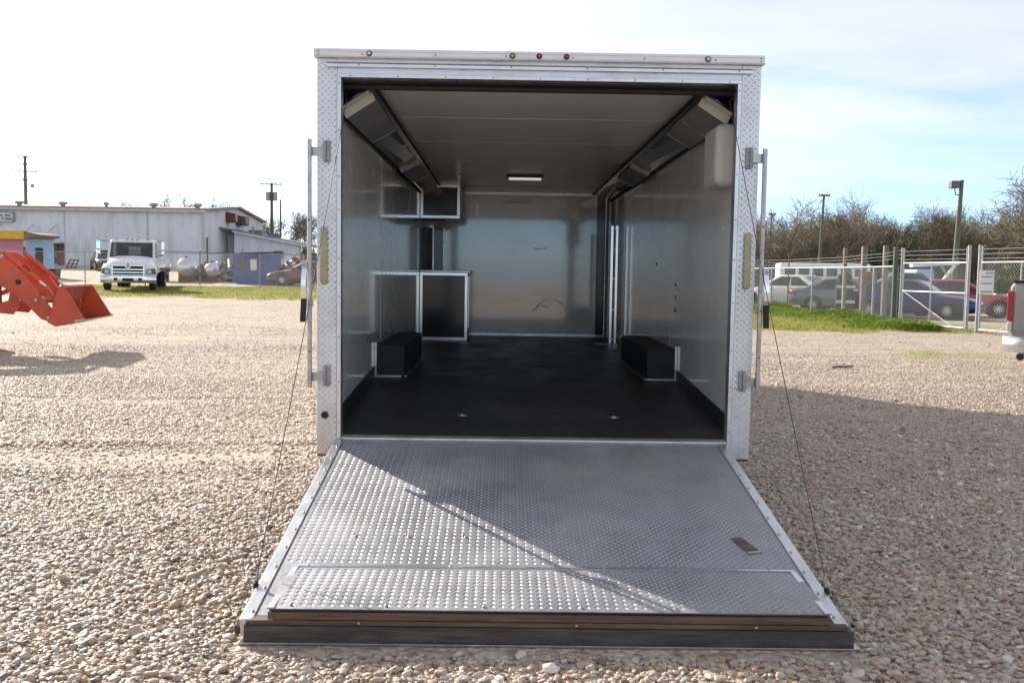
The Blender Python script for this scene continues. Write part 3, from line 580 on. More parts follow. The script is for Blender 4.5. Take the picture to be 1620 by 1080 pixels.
# end transition flap folded back over the ramp
FT = .058; FE = RLEN + .012; F0 = 1.63
fw = 1.062
MB().loft([[rp_(-fw + .002, F0 + .05, .010), rp_(fw - .002, F0 + .05, .010), rp_(fw - .002, F0 + .05, .004), rp_(-fw + .002, F0 + .05, .004)],
           [rp_(-fw + .002, FE - .02, FT - .006), rp_(fw - .002, FE - .02, FT - .006), rp_(fw - .002, FE - .02, .030), rp_(-fw + .002, FE - .02, .030)]]).build('flap_board', 'wood_edge', ramp)
fsec = []
for v in np.linspace(F0, FE, 7):
    t = (v - F0) / (FE - F0); b0 = .0075 + (.0585 - .0075) * t; w_ = fw + .0
    # the front lip sags very slightly
    fsec.append([rp_(-w_, v, b0 + .006 * math.sin(math.pi * t)), rp_(w_, v, b0 + .006 * math.sin(math.pi * t)), rp_(w_, v, b0 - .003 + .006 * math.sin(math.pi * t)), rp_(-w_, v, b0 - .003 + .006 * math.sin(math.pi * t))])
MB().loft(fsec).build('flap_plate', 'alu_ramp', ramp)
def ft_(u, v, h):
    t = (v - F0) / (FE - F0); return rp_(u, v, .0078 + .051 * t + .006 * math.sin(math.pi * t) + h)
treads(MB(), ft_, -fw + .03, fw - .03, F0 + .03, FE - .01, ht=.0020).build('tread_pattern', 'alu_tread', ramp, kind='stuff')
MB().loft([[ft_(-1.06, F0 - .008, .004), ft_(1.06, F0 - .008, .004), ft_(1.06, F0 - .008, -.002), ft_(-1.06, F0 - .008, -.002)], [ft_(-1.06, F0 + .010, .005), ft_(1.06, F0 + .012, .005), ft_(1.06, F0 + .012, -.002), ft_(-1.06, F0 + .012, -.002)]]).build('flap_strip', 'alu_trim', ramp)
for s in (-1, 1):
    a_, b_ = sorted((s * (fw - .025), s * fw))
    MB().loft([[ft_(a_, F0 + .01, .004), ft_(b_, F0 + .01, .004), ft_(b_, F0 + .01, 0), ft_(a_, F0 + .01, 0)], [ft_(a_, FE, .004), ft_(b_, FE, .004), ft_(b_, FE, 0), ft_(a_, FE, 0)]]).build('flap_edge_strip', 'alu_trim', ramp)
for x_ in (-.98, -.62, -.25, .12, .48, .85):
    p = ft_(x_, FE - .03, .002); screw(p[0], p[1], p[2], (R(-80), 0, 0), 1.1)
for x_ in (-1.0, -.4, .25, .95):
    p = ft_(x_, F0, .005); screw(p[0], p[1], p[2], (R(-80), 0, 0), 1.0)
p0 = rp_(0, RLEN, 0)
yE = p0[1]
# front edge: wood core, piano hinge, rubber face and bottom lip
MB().box(-fw, fw, yE - .012, yE + .02, .103, .121).build('flap_core', 'wood_edge', ramp)
MB().tube((-fw, yE - .010, .098), (fw, yE - .010, .098), .0065, n=8).build('piano_hinge', 'rust', ramp, smooth=True)
MB().box(-1.13, 1.13, yE - .016, yE + .04, .072, .090).build('end_strip', 'wood_edge', ramp, bevel=.002)
MB().prism([(yE - .020, .070), (yE + .03, .070), (yE + .03, .0115), (yE - .026, .0115)], 'x', -1.150, 1.150).build('end_face', 'rubber_seal', ramp)
MB().box(-1.168, 1.172, yE - .036, yE + .02, .001, .011).build('end_lip', 'steel', ramp, bevel=.002)
for x_ in (-.72, .1, .78): screw(x_, yE - .017, .081)
# bolts from underneath and the old latch hole
for x_ in (-.86, -.62, -.36, -.10, .52):
    for dv in (0, .02):
        p = rp_(x_ + .012 * (dv > 0), 1.30 + dv, .003); screw(p[0], p[1], p[2], (R(-80), 0, 0), 1.15)
lh = MB().loft([[rp_(.865, 1.30, .0052), rp_(.915, 1.29, .0052), rp_(.915, 1.29, .002), rp_(.865, 1.30, .002)], [rp_(.905, 1.45, .0052), rp_(.965, 1.43, .0052), rp_(.965, 1.43, .002), rp_(.905, 1.45, .002)]]).build('latch_hole', 'wood_edge', ramp)
MB().loft([[rp_(.905, 1.452, .010), rp_(.97, 1.435, .010), rp_(.97, 1.435, .003), rp_(.905, 1.452, .003)], [rp_(.907, 1.464, .008), rp_(.972, 1.447, .008), rp_(.972, 1.447, .003), rp_(.907, 1.464, .003)]]).build('bent_edge', 'steel', lh)

# coves and lamp boxes along both top corners
for s in (-1, 1):
    def cv(a, b, y, _s=s):   # a across the slope 0..1 (wall -> ceiling), b proud of it
        x = 1.223 + (.985 - 1.223) * a; z = 2.375 + (zc(y) - .004 - 2.375) * a; n = Vector((-.45, -.89)); return (_s * (x + n.x * b), y, z + n.y * b)
    MB().loft([[cv(0, .012, y), cv(1, .012, y), cv(1, 0, y), cv(0, 0, y)] for y in (.24, 7.05)]).build('cove_board', 'black_gloss', TR)
    for a_ in (0.0, .93):
        MB().loft([[cv(a_, .022, y), cv(a_ + .07, .022, y), cv(a_ + .07, .0125, y), cv(a_, .0125, y)] for y in (.26, 7.04)]).build('cove_edge', 'black_matte', TR)
    for (ya, yb) in ((.34, 1.50), (3.50, 4.55)):
        bx_ = MB().loft([[cv(.10, .062, y), cv(.84, .062, y), cv(.84, .0125, y), cv(.10, .0125, y)] for y in (ya + .014, yb)]).build('lamp_box', 'fixture_grey', TR, bevel=.004)
        MB().loft([[cv(.09, .066, y), cv(.85, .066, y), cv(.85, .010, y), cv(.09, .010, y)] for y in (ya, ya + .013)]).build('end_cap', 'cream', bx_, bevel=.004)
        MB().loft([[cv(.10, .065, y), cv(.84, .065, y), cv(.84, .0625, y), cv(.10, .0625, y)] for y in (yb - .012, yb - .001)]).build('end_strip', 'alu_trim', bx_)
        MB().loft([[cv(.10, .0635, y), cv(.84, .0635, y), cv(.84, .0622, y), cv(.10, .0622, y)] for y in ((ya + yb) / 2 - .003, (ya + yb) / 2 + .003)]).build('joint', 'cream', bx_)
    for (ya, yb, m_) in ((.02 + .24, .33, 'cream'), (1.70, 2.5, 'dark_grey'), (2.6, 3.3, 'fixture_grey'), (4.75, 5.7, 'dark_grey')):
        MB().loft([[cv(.14, .018, y), cv(.80, .018, y), cv(.80, .0125, y), cv(.14, .0125, y)] for y in (ya, yb)]).build('cove_panel', m_, TR)
# dome light
q = MB().box(-.17, .24, 5.03 - .06, 5.03 + .07, 2.447, 2.4765).build('dome_light', 'dark_grey', TR, bevel=.008)
MB().prism([(-.045, 2.4465), (.055, 2.4465), (.04, 2.425), (-.03, 2.425)], 'x', -.145, .215).build('diffuser', 'lamp_diffuser', q, bevel=.006).location = (0, 5.03, 0)
# wheel wells
for s in (-1, 1):
    a_, b_ = sorted((s * .985, s * 1.222))
    w_ = MB().box(a_, b_, 2.06, 3.72, .548, .80).build('wheel_well', 'black_matte', TR, bevel=.006)
    c_, d_ = sorted((s * 1.205, s * 1.223))
    MB().box(c_, d_, 2.040, 2.059, .545, .825).build('corner_trim', 'alu_trim', w_)
    MB().box(a_ - (.02 if s < 0 else .0) , b_ - (.02 if s < 0 else -.0), 2.035, 2.059, .548, .560).build('base_trim', 'alu_trim', w_)
    e_, f_ = sorted((s * .984, s * .958)); MB().box(e_, f_, 2.04, 3.70, .5505, .558).build('floor_trim', 'steel', w_)
# cabinets at the nose, street side
def framed(nm, x0, x1, z0, z1, y0, y1, fr=.035):
    c = MB().box(x0, x1, y0, y1, z0, z1).build(nm, 'cab_skin', TR)
    MB().box(x0 + fr, x1 - fr, y0 - .004, y0 - .001, z0 + fr, z1 - fr).build('end_panel', 'black_gloss', c)
    for (a, b, cc, d) in ((x0, x1, z1 - fr, z1), (x0, x1, z0, z0 + fr)): MB().box(a, b, y0 - .010, y0 - .001, cc, d).build('frame_rail', 'bright_alu', c, bevel=.002)
    for (a, b) in ((x0, x0 + fr), (x1 - fr, x1)):
        f = MB().box(a, b, y0 - .0105, y0 - .001, z0 + fr + .001, z1 - fr - .001).build('frame_stile', 'bright_alu', c, bevel=.002)
        for z in np.linspace(z0 + .08, z1 - .08, 4): MB().lathe([(0, 0), (.004, 0), (.003, -.003), (0, -.003)], ((a + b) / 2, y0 - .0105, z), 'y', 6).build('screw', 'steel', f)
    return c
c = framed('lower_cabinet', -1.221, -.63, .552, 1.385, 6.15, 7.108)
MB().box(-1.221, -.60, 6.13, 7.107, 1.388, 1.412).build('counter_top', 'alu_trim', c, bevel=.003)
MB().box(-.628, -.612, 6.20, 6.24, .70, 1.34).build('door_rail', 'alu_trim', c); MB().box(-.628, -.612, 6.26, 7.08, .60, 1.36).build('door', 'black_gloss', c)
c = framed('upper_cabinet', -1.221, -.735, 2.05, 2.462, 6.15, 7.108)
MB().box(-.733, -.715, 6.20, 7.08, 2.07, 2.44).build('door', 'cab_skin', c)
lt = MB().box(-1.19, -.92, 6.18, 6.30, 2.012, 2.048).build('under_light', 'dark_grey', c); MB().prism([(6.185, 2.011), (6.295, 2.011), (6.27, 1.985), (6.21, 1.985)], 'x', -1.17, -.94).build('diffuser', 'cream', lt)
MB().box(-1.221, -1.135, 7.06, 7.1105, 1.414, 1.975).build('painted_reflection', 'dark_grey', TR)  # grey panel standing in for the dark panel's reflection in the side wall
q = MB().box(-1.118, -.995, 7.05, 7.1105, 1.414, 1.975).build('dark_panel', 'black_gloss', TR); MB().box(-1.134, -1.119, 7.04, 7.1105, 1.414, 1.975).build('edge', 'alu_trim', q); MB().box(-.994, -.985, 7.045, 7.1105, 1.414, 1.975).build('edge', 'alu_trim', q)
# right-hand nose corner: dark door strip, jamb, white slotted post
MB().box(1.045, 1.150, 7.06, 7.1105, .586, 2.424).build('dark_panel', 'black_gloss', TR)
q = MB().box(1.152, 1.20, 7.02, 7.1105, .552, 2.424).build('door_jamb', 'fixture_grey', TR); MB().box(1.153, 1.163, 7.01, 7.019, .56, 2.42).build('edge', 'alu_trim', q)
q = thing('slotted_post', '', ''); 
for k_ in ('label', 'category'): del q[k_]
q.parent = TR
q.location = (1.137, 5.81, 0); q.rotation_euler = (0, 0, R(-6))
for a_, b_ in ((-.045, -.012), (.015, .045)): MB().box(a_, b_, -.02, .02, .5615, 1.978).build('upright', 'bright_alu', q, bevel=.003)
for z_ in (.60, .95, 1.33, 1.68, 1.93): MB().box(-.0115, .0145, -.012, .015, z_, z_ + .025).build('spacer', 'steel', q)
MB().box(.93, 1.20, 5.76, 5.95, .5508, .556).build('floor_plate', 'alu_trim', TR)
# beige unit near the door
q = MB().box(1.09, 1.222, .25, .62, 1.95, 2.33).build('wall_unit', 'beige_plastic', TR, bevel=.045, seg=4)
# scuffs and marks: small fittings on walls
for (x_, y_, z_, w_, h_) in ((-.55, 7.108, 2.22, .02, .10), (.30, 7.108, 1.72, .09, .012)): MB().box(x_ - w_, x_ + w_, y_ - .004, y_ + .001, z_ - h_, z_ + h_).build('wall_bracket', 'steel', TR)
for (y_, z_) in ((3.2, 1.50), (2.2, 1.32), (2.2, 1.22), (2.2, 1.11)): MB().lathe([(0, 0), (.014, 0), (.012, -.006), (0, -.007)], (1.2245, y_, z_), 'x', 8).build('wall_anchor', 'black_matte', TR)
for x_ in (-.45, .55):
    MB().lathe([(0, 0), (.035, 0), (.033, .004), (.018, .004), (.016, -.004), (0, -.004)], (x_, .62, .4605), 'z', 14).build('tie_down_ring', 'steel', TR)
for s in (-1, 1):
    for y_ in (2.44, 4.88):
        a_, b_ = sorted((s * 1.2248, s * 1.2238)); zf = .56 if y_ > 2 else .62
        sm_ = MB().box(a_, b_, y_ - .010, y_ + .010, zf + (.25 if 2.0 < y_ < 3.7 else 0), 2.33).build('wall_seam', 'wall_panel', TR)
        for z_ in np.linspace(.95, 2.25, 6): MB().lathe([(0, 0), (.006, 0), (.005, -s * .003), (0, -s * .003)], (s * 1.2225, y_, z_), 'x', 6).build('rivet', 'steel', sm_)
for (xc, zc_, r_, a0, a1) in ((.45, .84, .21, 20, 165), (.34, .80, .16, 60, 150)):
    mk = MB(); n_ = 14
    for k in range(n_):
        t0, t1 = R(a0 + (a1 - a0) * k / n_), R(a0 + (a1 - a0) * (k + 1) / n_); w_ = .004 + .002 * math.sin(k * .7)
        mk.add([(xc + (r_ - w_) * math.cos(t0), 7.1113, zc_ + (r_ - w_) * math.sin(t0)), (xc + (r_ + w_) * math.cos(t0), 7.1113, zc_ + (r_ + w_) * math.sin(t0)), (xc + (r_ + w_) * math.cos(t1), 7.1113, zc_ + (r_ + w_) * math.sin(t1)), (xc + (r_ - w_) * math.cos(t1), 7.1113, zc_ + (r_ - w_) * math.sin(t1))], [(0, 1, 2, 3)])
    mk.build('rubber_scuff', 'scuff_grey', TR)
# running gear, seen from the side only
for s in (-1, 1):
    for y_ in (2.45, 3.33):
        xx = s * 1.12
        w_ = MB().lathe([(.20, -.09), (.33, -.10), (.355, -.07), (.355, .07), (.33, .10), (.20, .09)], (xx, y_, .357), 'x', 24, caps=False).build('wheel', 'tyre', TR, smooth=True)
        MB().lathe([(0, -.05), (.205, -.088), (.205, .088), (0, .05)], (xx, y_, .357), 'x', 18).build('rim', 'silver_metal', w_, smooth=True)
for y_ in (2.45, 3.33): MB().tube((-1.0, y_, .33), (1.0, y_, .33), .04, n=10).build('axle', 'black_matte', TR)
for s in (-1, 1): MB().bar((s * .55, 8.38, .42), (s * .03, 9.7, .42), .06, .10).build('tongue', 'black_matte', TR)
MB().tube((0, 9.6, .02), (0, 9.6, .75), .04, n=10).build('jack', 'steel', TR); 

# ------------------------------------------------------------------ vehicles (local: +X forward, +Y left, Z up)
def wheel(parent, x, y, r, w, rimm='alloy', spokes=10, name='wheel'):
    s = 1 if y > 0 else -1
    t = MB().lathe([(r * .62, -w / 2), (r * .92, -w / 2), (r, -w * .36), (r, w * .36), (r * .92, w / 2), (r * .62, w / 2)], (x, y, r), 'y', 22, caps=False).build(name, 'tyre', parent, smooth=True)
    MB().lathe([(r * .63, -s * w * .40), (r * .63, s * w * .46), (r * .56, s * w * .46), (r * .54, s * w * .12), (0, s * w * .12)], (x, y, r), 'y', 22).build('rim', 'dark_grey' if spokes else rimm, t, smooth=True)
    if spokes:
        sp = MB()
        for k in range(spokes):
            a = 2 * math.pi * k / spokes; c, d = math.cos(a), math.sin(a); yy_ = y + s * w * .40
            sp.bar((x + .03 * c, yy_, r + .03 * d), (x + r * .60 * c, yy_ + s * .004, r + r * .60 * d), .035, .016, up=(0, 1, 0))
        sp.lathe([(0, 0), (.06, 0), (.05, s * .012), (0, s * .014)], (x, y + s * w * .40, r), 'y', 12)
        sp.build('spokes', rimm, t)
    return t
def sedan(label, paint, loc, rz, Ln=4.85, W=1.84, Ht=1.46, group=None, name='parked_car', scale=1.0):
    c = thing(name, label, 'car', loc, rz, group); c.scale = (scale,) * 3
    h = W / 2; f = Ln / 2
    # stations: x, half width, z bottom, z sill, z belt, z top centre
    st = [(-f, .70, .42, .50, .78, .86), (-f + .06, .80, .32, .48, .90, 1.00), (-f + .35, h * .97, .27, .45, .95, 1.05), (-f + .95, h, .22, .42, .96, 1.04), (-.6, h, .19, .36, .95, .98),
          (.5, h, .19, .36, .92, .95), (1.0, h, .20, .38, .89, .95), (f - .8, h * .985, .22, .42, .82, .88), (f - .3, h * .93, .25, .44, .72, .78), (f - .05, h * .80, .30, .46, .62, .68), (f, h * .66, .36, .46, .56, .60)]
    secs = []
    for x, w, zb, zs, zbelt, zt in st:
        p = [(w * .86, zb), (w * .97, zb + .06), (w, zs), (w * 1.0, (zs + zbelt) / 2 + .05), (w * .965, zbelt - .02), (w * .86, zbelt + (zt - zbelt) * .5), (w * .5, zt), (0, zt + .015)]
        full = p + [(-a, b) for a, b in reversed(p[:-1])]
        secs.append([(x, a, b) for a, b in full])
    MB().loft(secs).build('body', paint, c, smooth=50)
    # greenhouse
    b0, b1, r0, r1 = -f + .42, 1.12, -.98, .22; wb, wr = h * .90, h * .68; zb_, zr = .93, Ht
    def gs(t):  # ring at height fraction t
        z = zb_ + (zr - zb_) * t; xa = b0 + (r0 - b0) * t; xb = b1 + (r1 - b1) * t; w = wb + (wr - wb) * t
        return [(xa, -w * .9, z), (xa + .10, -w, z), (xb - .18, -w, z), (xb, -w * .86, z), (xb + .03, 0, z), (xb, w * .86, z), (xb - .18, w, z), (xa + .10, w, z), (xa, w * .9, z), (xa - .03, 0, z)]
    MB().loft([gs(0), gs(.5), gs(.93), [(p[0] * .93 - .02, p[1] * .9, Ht + .012) for p in gs(1)]]).build('cabin', paint, c, smooth=35)
    def at(xf, t, side=None, cross=None, off=.006):
        z = zb_ + (zr - zb_) * t; xa = b0 + (r0 - b0) * t; xb = b1 + (r1 - b1) * t; w = wb + (wr - wb) * t
        if side: return (xa + .10 + (xb - .18 - xa - .10) * xf, side * (w + off), z)
        if xf == 'f': return (xb + .03 * (1 - abs(cross)) + off * 1.5, w * .84 * cross, z + off)
        return (xa - .03 * (1 - abs(cross)) - off * 1.5, w * .88 * cross, z + off)
    def pane(nm, pts):
        n = Vector(pts[1]) - Vector(pts[0]); n = n.cross(Vector(pts[-1]) - Vector(pts[0])).normalized() * .004
        MB().add([Vector(p) for p in pts] + [Vector(p) + n for p in pts], [tuple(range(len(pts))), tuple(range(2 * len(pts) - 1, len(pts) - 1, -1))] + [(k, (k + 1) % len(pts), len(pts) + (k + 1) % len(pts), len(pts) + k) for k in range(len(pts))]).build(nm, 'glass_car', c)
    for side in (-1, 1):
        pane('side_window', [at(.10, .12, side), at(.47, .10, side), at(.46, .88, side), at(.16, .86, side)])
        pane('side_window', [at(.50, .10, side), at(.97, .10, side), at(.90, .86, side), at(.49, .88, side)])
        MB().box(.72, .90, *sorted((side * (h + .02), side * (h + .16))), .93, 1.06).build('mirror', paint, c, bevel=.03)
        MB().loft([[(f - .34, side * h * .94, .66), (f - .34, side * h * .86, .71), (f - .34, side * h * .80, .56)], [(f - .04, side * h * .74, .62), (f - .04, side * h * .62, .65), (f - .04, side * h * .62, .55)]]).build('headlight', 'lens_clear', c)
        MB().loft([[(-f + .28, side * h * .985, .90), (-f + .28, side * h * .985, .74), (-f + .28, side * h * .90, .74), (-f + .28, side * h * .90, .90)], [(-f + .015, side * h * .86, .88), (-f + .015, side * h * .86, .74), (-f + .015, side * h * .50, .74), (-f + .015, side * h * .50, .87)]]).build('tail_light', 'lens_red', c)
        MB().box(.10, .28, *sorted((side * (h - .002), side * (h + .018))), .80, .825).build('door_handle', paint, c); MB().box(-.95, -.77, *sorted((side * (h - .002), side * (h + .018))), .82, .845).build('door_handle', paint, c)
        for x in (1.42, -1.38):
            MB().lathe([(.0, 0), (.385, 0), (.375, side * .006), (0, side * .006)], (x, side * (h - .006), .34), 'y', 24).build('wheel_arch', 'black_matte', c)
            wheel(c, x, side * (h - .07), .335, .22)
    for nm, k in (('windshield', 'f'), ('rear_window', 'r')):
        pane(nm, [at(k, .08, None, -.98), at(k, .10, None, 0), at(k, .08, None, .98), at(k, .90, None, .95), at(k, .93, None, 0), at(k, .90, None, -.95)])
    MB().box(f - .06, f + .012, -.46, .46, .46, .57).build('grille', 'black_matte', c, bevel=.01); MB().box(f - .08, f + .006, -.62, .62, .27, .38).build('lower_grille', 'black_matte', c, bevel=.01)
    return c
sedan('white sedan parked nose-left behind the chain fence, tail toward the grey car', 'car_white', (12.9, 43.0, H(12.9, 43)), R(132), Ln=4.7)
sedan('slate grey sedan parked behind the fence beside the white sedan', 'car_grey', (14.8, 40.6, H(14.8, 40.6)), R(-28), Ln=4.9, Ht=1.47)
sedan('dark blue sedan behind the galvanised gate', 'car_blue', (15.7, 36.4, H(15.7, 36.4)), R(-37), Ln=4.9)
sedan('bright red sedan behind the gate next to the blue car', 'car_red', (18.4, 38.4, H(18.4, 38.4)), R(-22), Ln=4.85, Ht=1.47)
sedan('black car standing behind the blue sedan', 'car_black', (19.2, 44.5, H(19.2, 44.5)), R(-8), Ln=4.9, Ht=1.75)
sedan('blue-black car partly hidden between fence post and red cabinet', 'car_black', (16.1, 43.6, H(16.1, 43.6)), R(-60), Ln=4.7)
sedan('maroon sedan on the grass behind the trailer, nose showing', 'car_maroon', (-11.6, 56.0, H(-11.6, 56) + .02), R(178), Ln=4.85, Ht=1.45)
sedan('small dark car parked beside the warehouse wall', 'car_black', (-32.2, 76.5, H(-32.2, 76.5)), R(-60), Ln=4.4, Ht=1.6)

# pickup whose tail enters the frame at the right edge
pk = thing('pickup_truck', 'beige pickup truck with bright rear bumper at the right edge', 'pickup', (9.42, 14.32, H(9.1, 14.8)), R(46))
def pbox(*a): return MB().box(*a)
hw_ = .98
secs = []
for x, w, zb, zt in ((-2.75, .94, .62, 1.36), (-2.68, .98, .58, 1.37), (-1.2, .99, .55, 1.37), (-.9, .99, .52, 1.20), (1.2, .99, .50, 1.18), (2.3, .96, .52, 1.14), (2.75, .80, .60, 1.05)):
    p = [(w * .94, zb), (w, zb + .10), (w, (zb + zt) / 2), (w * .985, zt - .06), (w * .94, zt), (0, zt + .01)]
    secs.append([(x, a, b) for a, b in p + [(-a, b) for a, b in reversed(p[:-1])]])
MB().loft(secs).build('body', 'car_beige', pk, smooth=40)
MB().loft([[(-.95, -.90, 1.19), (1.35, -.90, 1.17), (1.35, .90, 1.17), (-.95, .90, 1.19)], [(-.85, -.74, 1.84), (.55, -.74, 1.84), (.55, .74, 1.84), (-.85, .74, 1.84)]]).build('cab', 'car_beige', pk, bevel=.05)
MB().box(-.97, -.90, -.68, .68, 1.30, 1.74).build('rear_window', 'glass_car', pk)
tg = MB().box(-2.775, -2.74, -.885, .885, .72, 1.33).build('tailgate', 'car_beige', pk, bevel=.012); MB().box(-2.79, -2.776, -.14, .14, 1.14, 1.22).build('handle', 'black_matte', tg)
MB().box(-2.77, -2.66, -.90, .90, 1.36, 1.40).build('bed_rail', 'black_matte', pk)
for s in (-1, 1):
    MB().box(-2.80, -2.62, *sorted((s * .90, s * .972)), .84, 1.26).build('tail_light', 'lens_red', pk, bevel=.02)
    MB().box(-2.80, -2.62, *sorted((s * .90, s * .968)), .70, .835).build('reverse_light', 'lens_clear', pk, bevel=.02)
    for x in (1.75, -1.35): MB().lathe([(0, 0), (.45, 0), (.44, s * .006), (0, s * .006)], (x, s * .975, .40), 'y', 24).build('wheel_arch', 'black_matte', pk); wheel(pk, x, s * .88, .39, .26, spokes=6)
bs = []
for y_ in np.linspace(-1.0, 1.0, 13):
    k = .18 * (abs(y_) ** 5); bs.append([(-2.99 + k, y_, .60), (-3.01 + k, y_, .52), (-2.98 + k, y_, .42), (-2.80, y_, .42), (-2.78, y_, .60), (-2.9 + k * .5, y_, .635)])
MB().loft(bs).build('rear_bumper', 'silver_metal', pk, smooth=40)
MB().tube((-2.98, .72, .37), (-2.3, .66, .37), .055, n=16).build('exhaust_pipe', 'chrome', pk, smooth=True); MB().lathe([(0, 0), (.045, 0), (.045, -.01), (0, -.01)], (-2.985, .72, .37), 'x', 14).build('exhaust_mouth', 'black_matte', pk)

# white truck
tk = thing('flatbed_truck', 'white cab truck with chrome grille and bumper facing the yard', 'truck', (-17.95, 45.0, H(-18, 45)), R(-75))
# placed so the grille faces the camera
W2 = 1.22
cab = MB()
# cab frame: roof, pillars, lower body, back wall with window opening
cab.loft([[(-3.35, -1.06, 2.34), (-3.35, 1.06, 2.34), (-1.80, 1.04, 2.34), (-1.80, -1.04, 2.34)], [(-3.30, -.98, 2.48), (-3.30, .98, 2.48), (-1.95, .95, 2.48), (-1.95, -.95, 2.48)]]); cab.build('roof', 'white_paint', tk, bevel=.04, seg=3)
MB().box(-3.35, -1.30, -1.10, 1.10, .85, 1.62).build('cab_body', 'white_paint', tk, bevel=.05, seg=3)
for s in (-1, 1):
    MB().bar((-1.34, s * 1.03, 1.60), (-1.84, s * .99, 2.36), .10, .08).build('pillar', 'white_paint', tk)
    MB().bar((-3.30, s * 1.03, 1.60), (-3.30, s * 1.0, 2.36), .12, .20).build('pillar', 'white_paint', tk)
    MB().bar((-2.70, s * 1.05, 1.60), (-2.70, s * 1.02, 2.36), .08, .10).build('pillar', 'white_paint', tk)
    MB().add([(-2.66, s * 1.06, 1.63), (-1.45, s * 1.05, 1.63), (-1.86, s * 1.02, 2.33), (-2.66, s * 1.03, 2.33)], [(0, 1, 2, 3)]).build('side_window', 'glass_clear', tk)
    # fender
    fs = []
    for x, w0, zt_ in ((-1.45, 1.16, 1.10), (-1.1, 1.20, 1.26), (-.6, 1.215, 1.30), (-.2, 1.19, 1.22), (-.02, 1.10, 1.10)):
        fs.append([(x, s * .70, .72), (x, s * .70, zt_ + .04), (x, s * (w0 - .12), zt_), (x, s * w0, zt_ - .14), (x, s * w0, .74)])
    MB().loft(fs).build('fender', 'white_paint', tk, smooth=50)
    hb_ = MB().loft([[(-.18, s * .83, .80), (-.18, s * .83, 1.06), (-.18, s * 1.20, 1.09), (-.18, s * 1.23, .82)], [(.015, s * .81, .80), (.015, s * .83, 1.03), (.0, s * 1.10, 1.085), (-.01, s * 1.15, .82)]]).build('headlight', 'dark_grey', tk, bevel=.01)
    MB().loft([[(.0, s * .84, .835), (.0, s * .86, 1.0), (-.01, s * 1.02, 1.04), (-.015, s * 1.05, .85)], [(.035, s * .85, .84), (.035, s * .87, .99), (.025, s * 1.01, 1.03), (.02, s * 1.04, .855)]]).build('lens', 'lens_clear', hb_)
    MB().loft([[(.0, s * 1.035, 1.0), (.0, s * 1.035, .93), (-.02, s * 1.11, .93), (-.02, s * 1.10, 1.05)], [(.03, s * 1.04, 1.0), (.03, s * 1.04, .935), (.015, s * 1.10, .935), (.015, s * 1.09, 1.045)]]).build('turn_signal', 'lens_red', hb_)
    m_ = MB().box(-1.35, -1.20, *sorted((s * 1.38, s * 1.54)), 1.98, 2.40).build('mirror', 'chrome', tk, bevel=.03); MB().box(-1.32, -1.20, *sorted((s * 1.38, s * 1.54)), 1.75, 1.95).build('mirror', 'chrome', tk, bevel=.03)
    MB().path([(-1.55, s * 1.08, 2.38), (-1.30, s * 1.45, 2.42), (-1.30, s * 1.45, 1.74), (-1.45, s * 1.10, 1.66)], .016, 6).build('mirror_arm', 'dark_grey', tk)
    wheel(tk, -.75, s * 1.02, .47, .28, 'silver_metal', 0)
    for o_ in (.0, .31): wheel(tk, -5.9, s * (1.05 - o_), .47, .27, 'silver_metal', 0)
    MB().box(-8.3, -3.3, *sorted((s * .36, s * .46)), .72, .98).build('frame_rail', 'rust', tk)
MB().box(-.95, -.55, -.9, .9, .40, .55).build('front_axle', 'black_matte', tk)
MB().add([(-1.33, -1.0, 1.64), (-1.33, 1.0, 1.64), (-1.82, .96, 2.33), (-1.82, -.96, 2.33)], [(0, 1, 2, 3)]).build('windshield', 'glass_clear', tk)
MB().box(-3.36, -3.30, -1.02, 1.02, 1.60, 1.78).build('back_wall', 'dark_grey', tk); MB().box(-3.36, -3.30, -1.02, 1.02, 2.18, 2.34).build('back_wall', 'dark_grey', tk)
for s in (-1, 1):
    MB().box(-3.36, -3.30, *sorted((s * .62, s * 1.02)), 1.78, 2.18).build('back_wall', 'dark_grey', tk)
    st_ = MB().box(-2.75, -2.25, *sorted((s * .28, s * .78)), 1.2, 1.62).build('seat', 'black_matte', tk, bevel=.05); MB().box(-2.95, -2.75, *sorted((s * .28, s * .78)), 1.3, 2.15).build('seat_back', 'black_matte', st_, bevel=.06)
MB().box(-1.60, -1.36, -1.0, 1.0, 1.55, 1.68).build('dashboard', 'black_matte', tk)
hd = []
for x, w0, z0 in ((-1.42, 1.06, 1.68), (-.9, 1.0, 1.60), (-.4, .93, 1.49), (-.10, .86, 1.37), (.0, .80, 1.25)):
    hd.append([(x, -w0, .80), (x, -w0, z0 - .20), (x, -w0 * .90, z0 - .05), (x, -w0 * .5, z0), (x, 0, z0 + .02), (x, w0 * .5, z0), (x, w0 * .90, z0 - .05), (x, w0, z0 - .20), (x, w0, .80)])
MB().loft(hd).build('hood', 'white_paint', tk, smooth=45)
gr = MB().box(.002, .03, -.72, .72, .72, 1.24).build('grille', 'black_matte', tk)
MB().box(.031, .075, -.74, .74, 1.17, 1.25).build('grille_bar', 'chrome', gr, bevel=.02)
for z_ in (.98, .84, .70): MB().box(.031, .07, -.70 - .02, .72, z_, z_ + .085).build('grille_bar', 'chrome', gr, bevel=.02)
for s in (-1, 1): MB().box(.031, .072, *sorted((s * .66, s * .74)), .70, 1.24).build('grille_bar', 'chrome', gr, bevel=.02)
em = MB().lathe([(0, 0), (.14, 0), (.14, .03), (.105, .03), (.10, .01), (0, .01)], (.06, 0, 1.22), 'x', 24).build('emblem', 'chrome', gr, smooth=True)
MB().lathe([(0, 0), (.098, 0), (.09, .012), (0, .015)], (.072, 0, 1.22), 'x', 20).build('emblem_field', 'black_gloss', em, smooth=True)
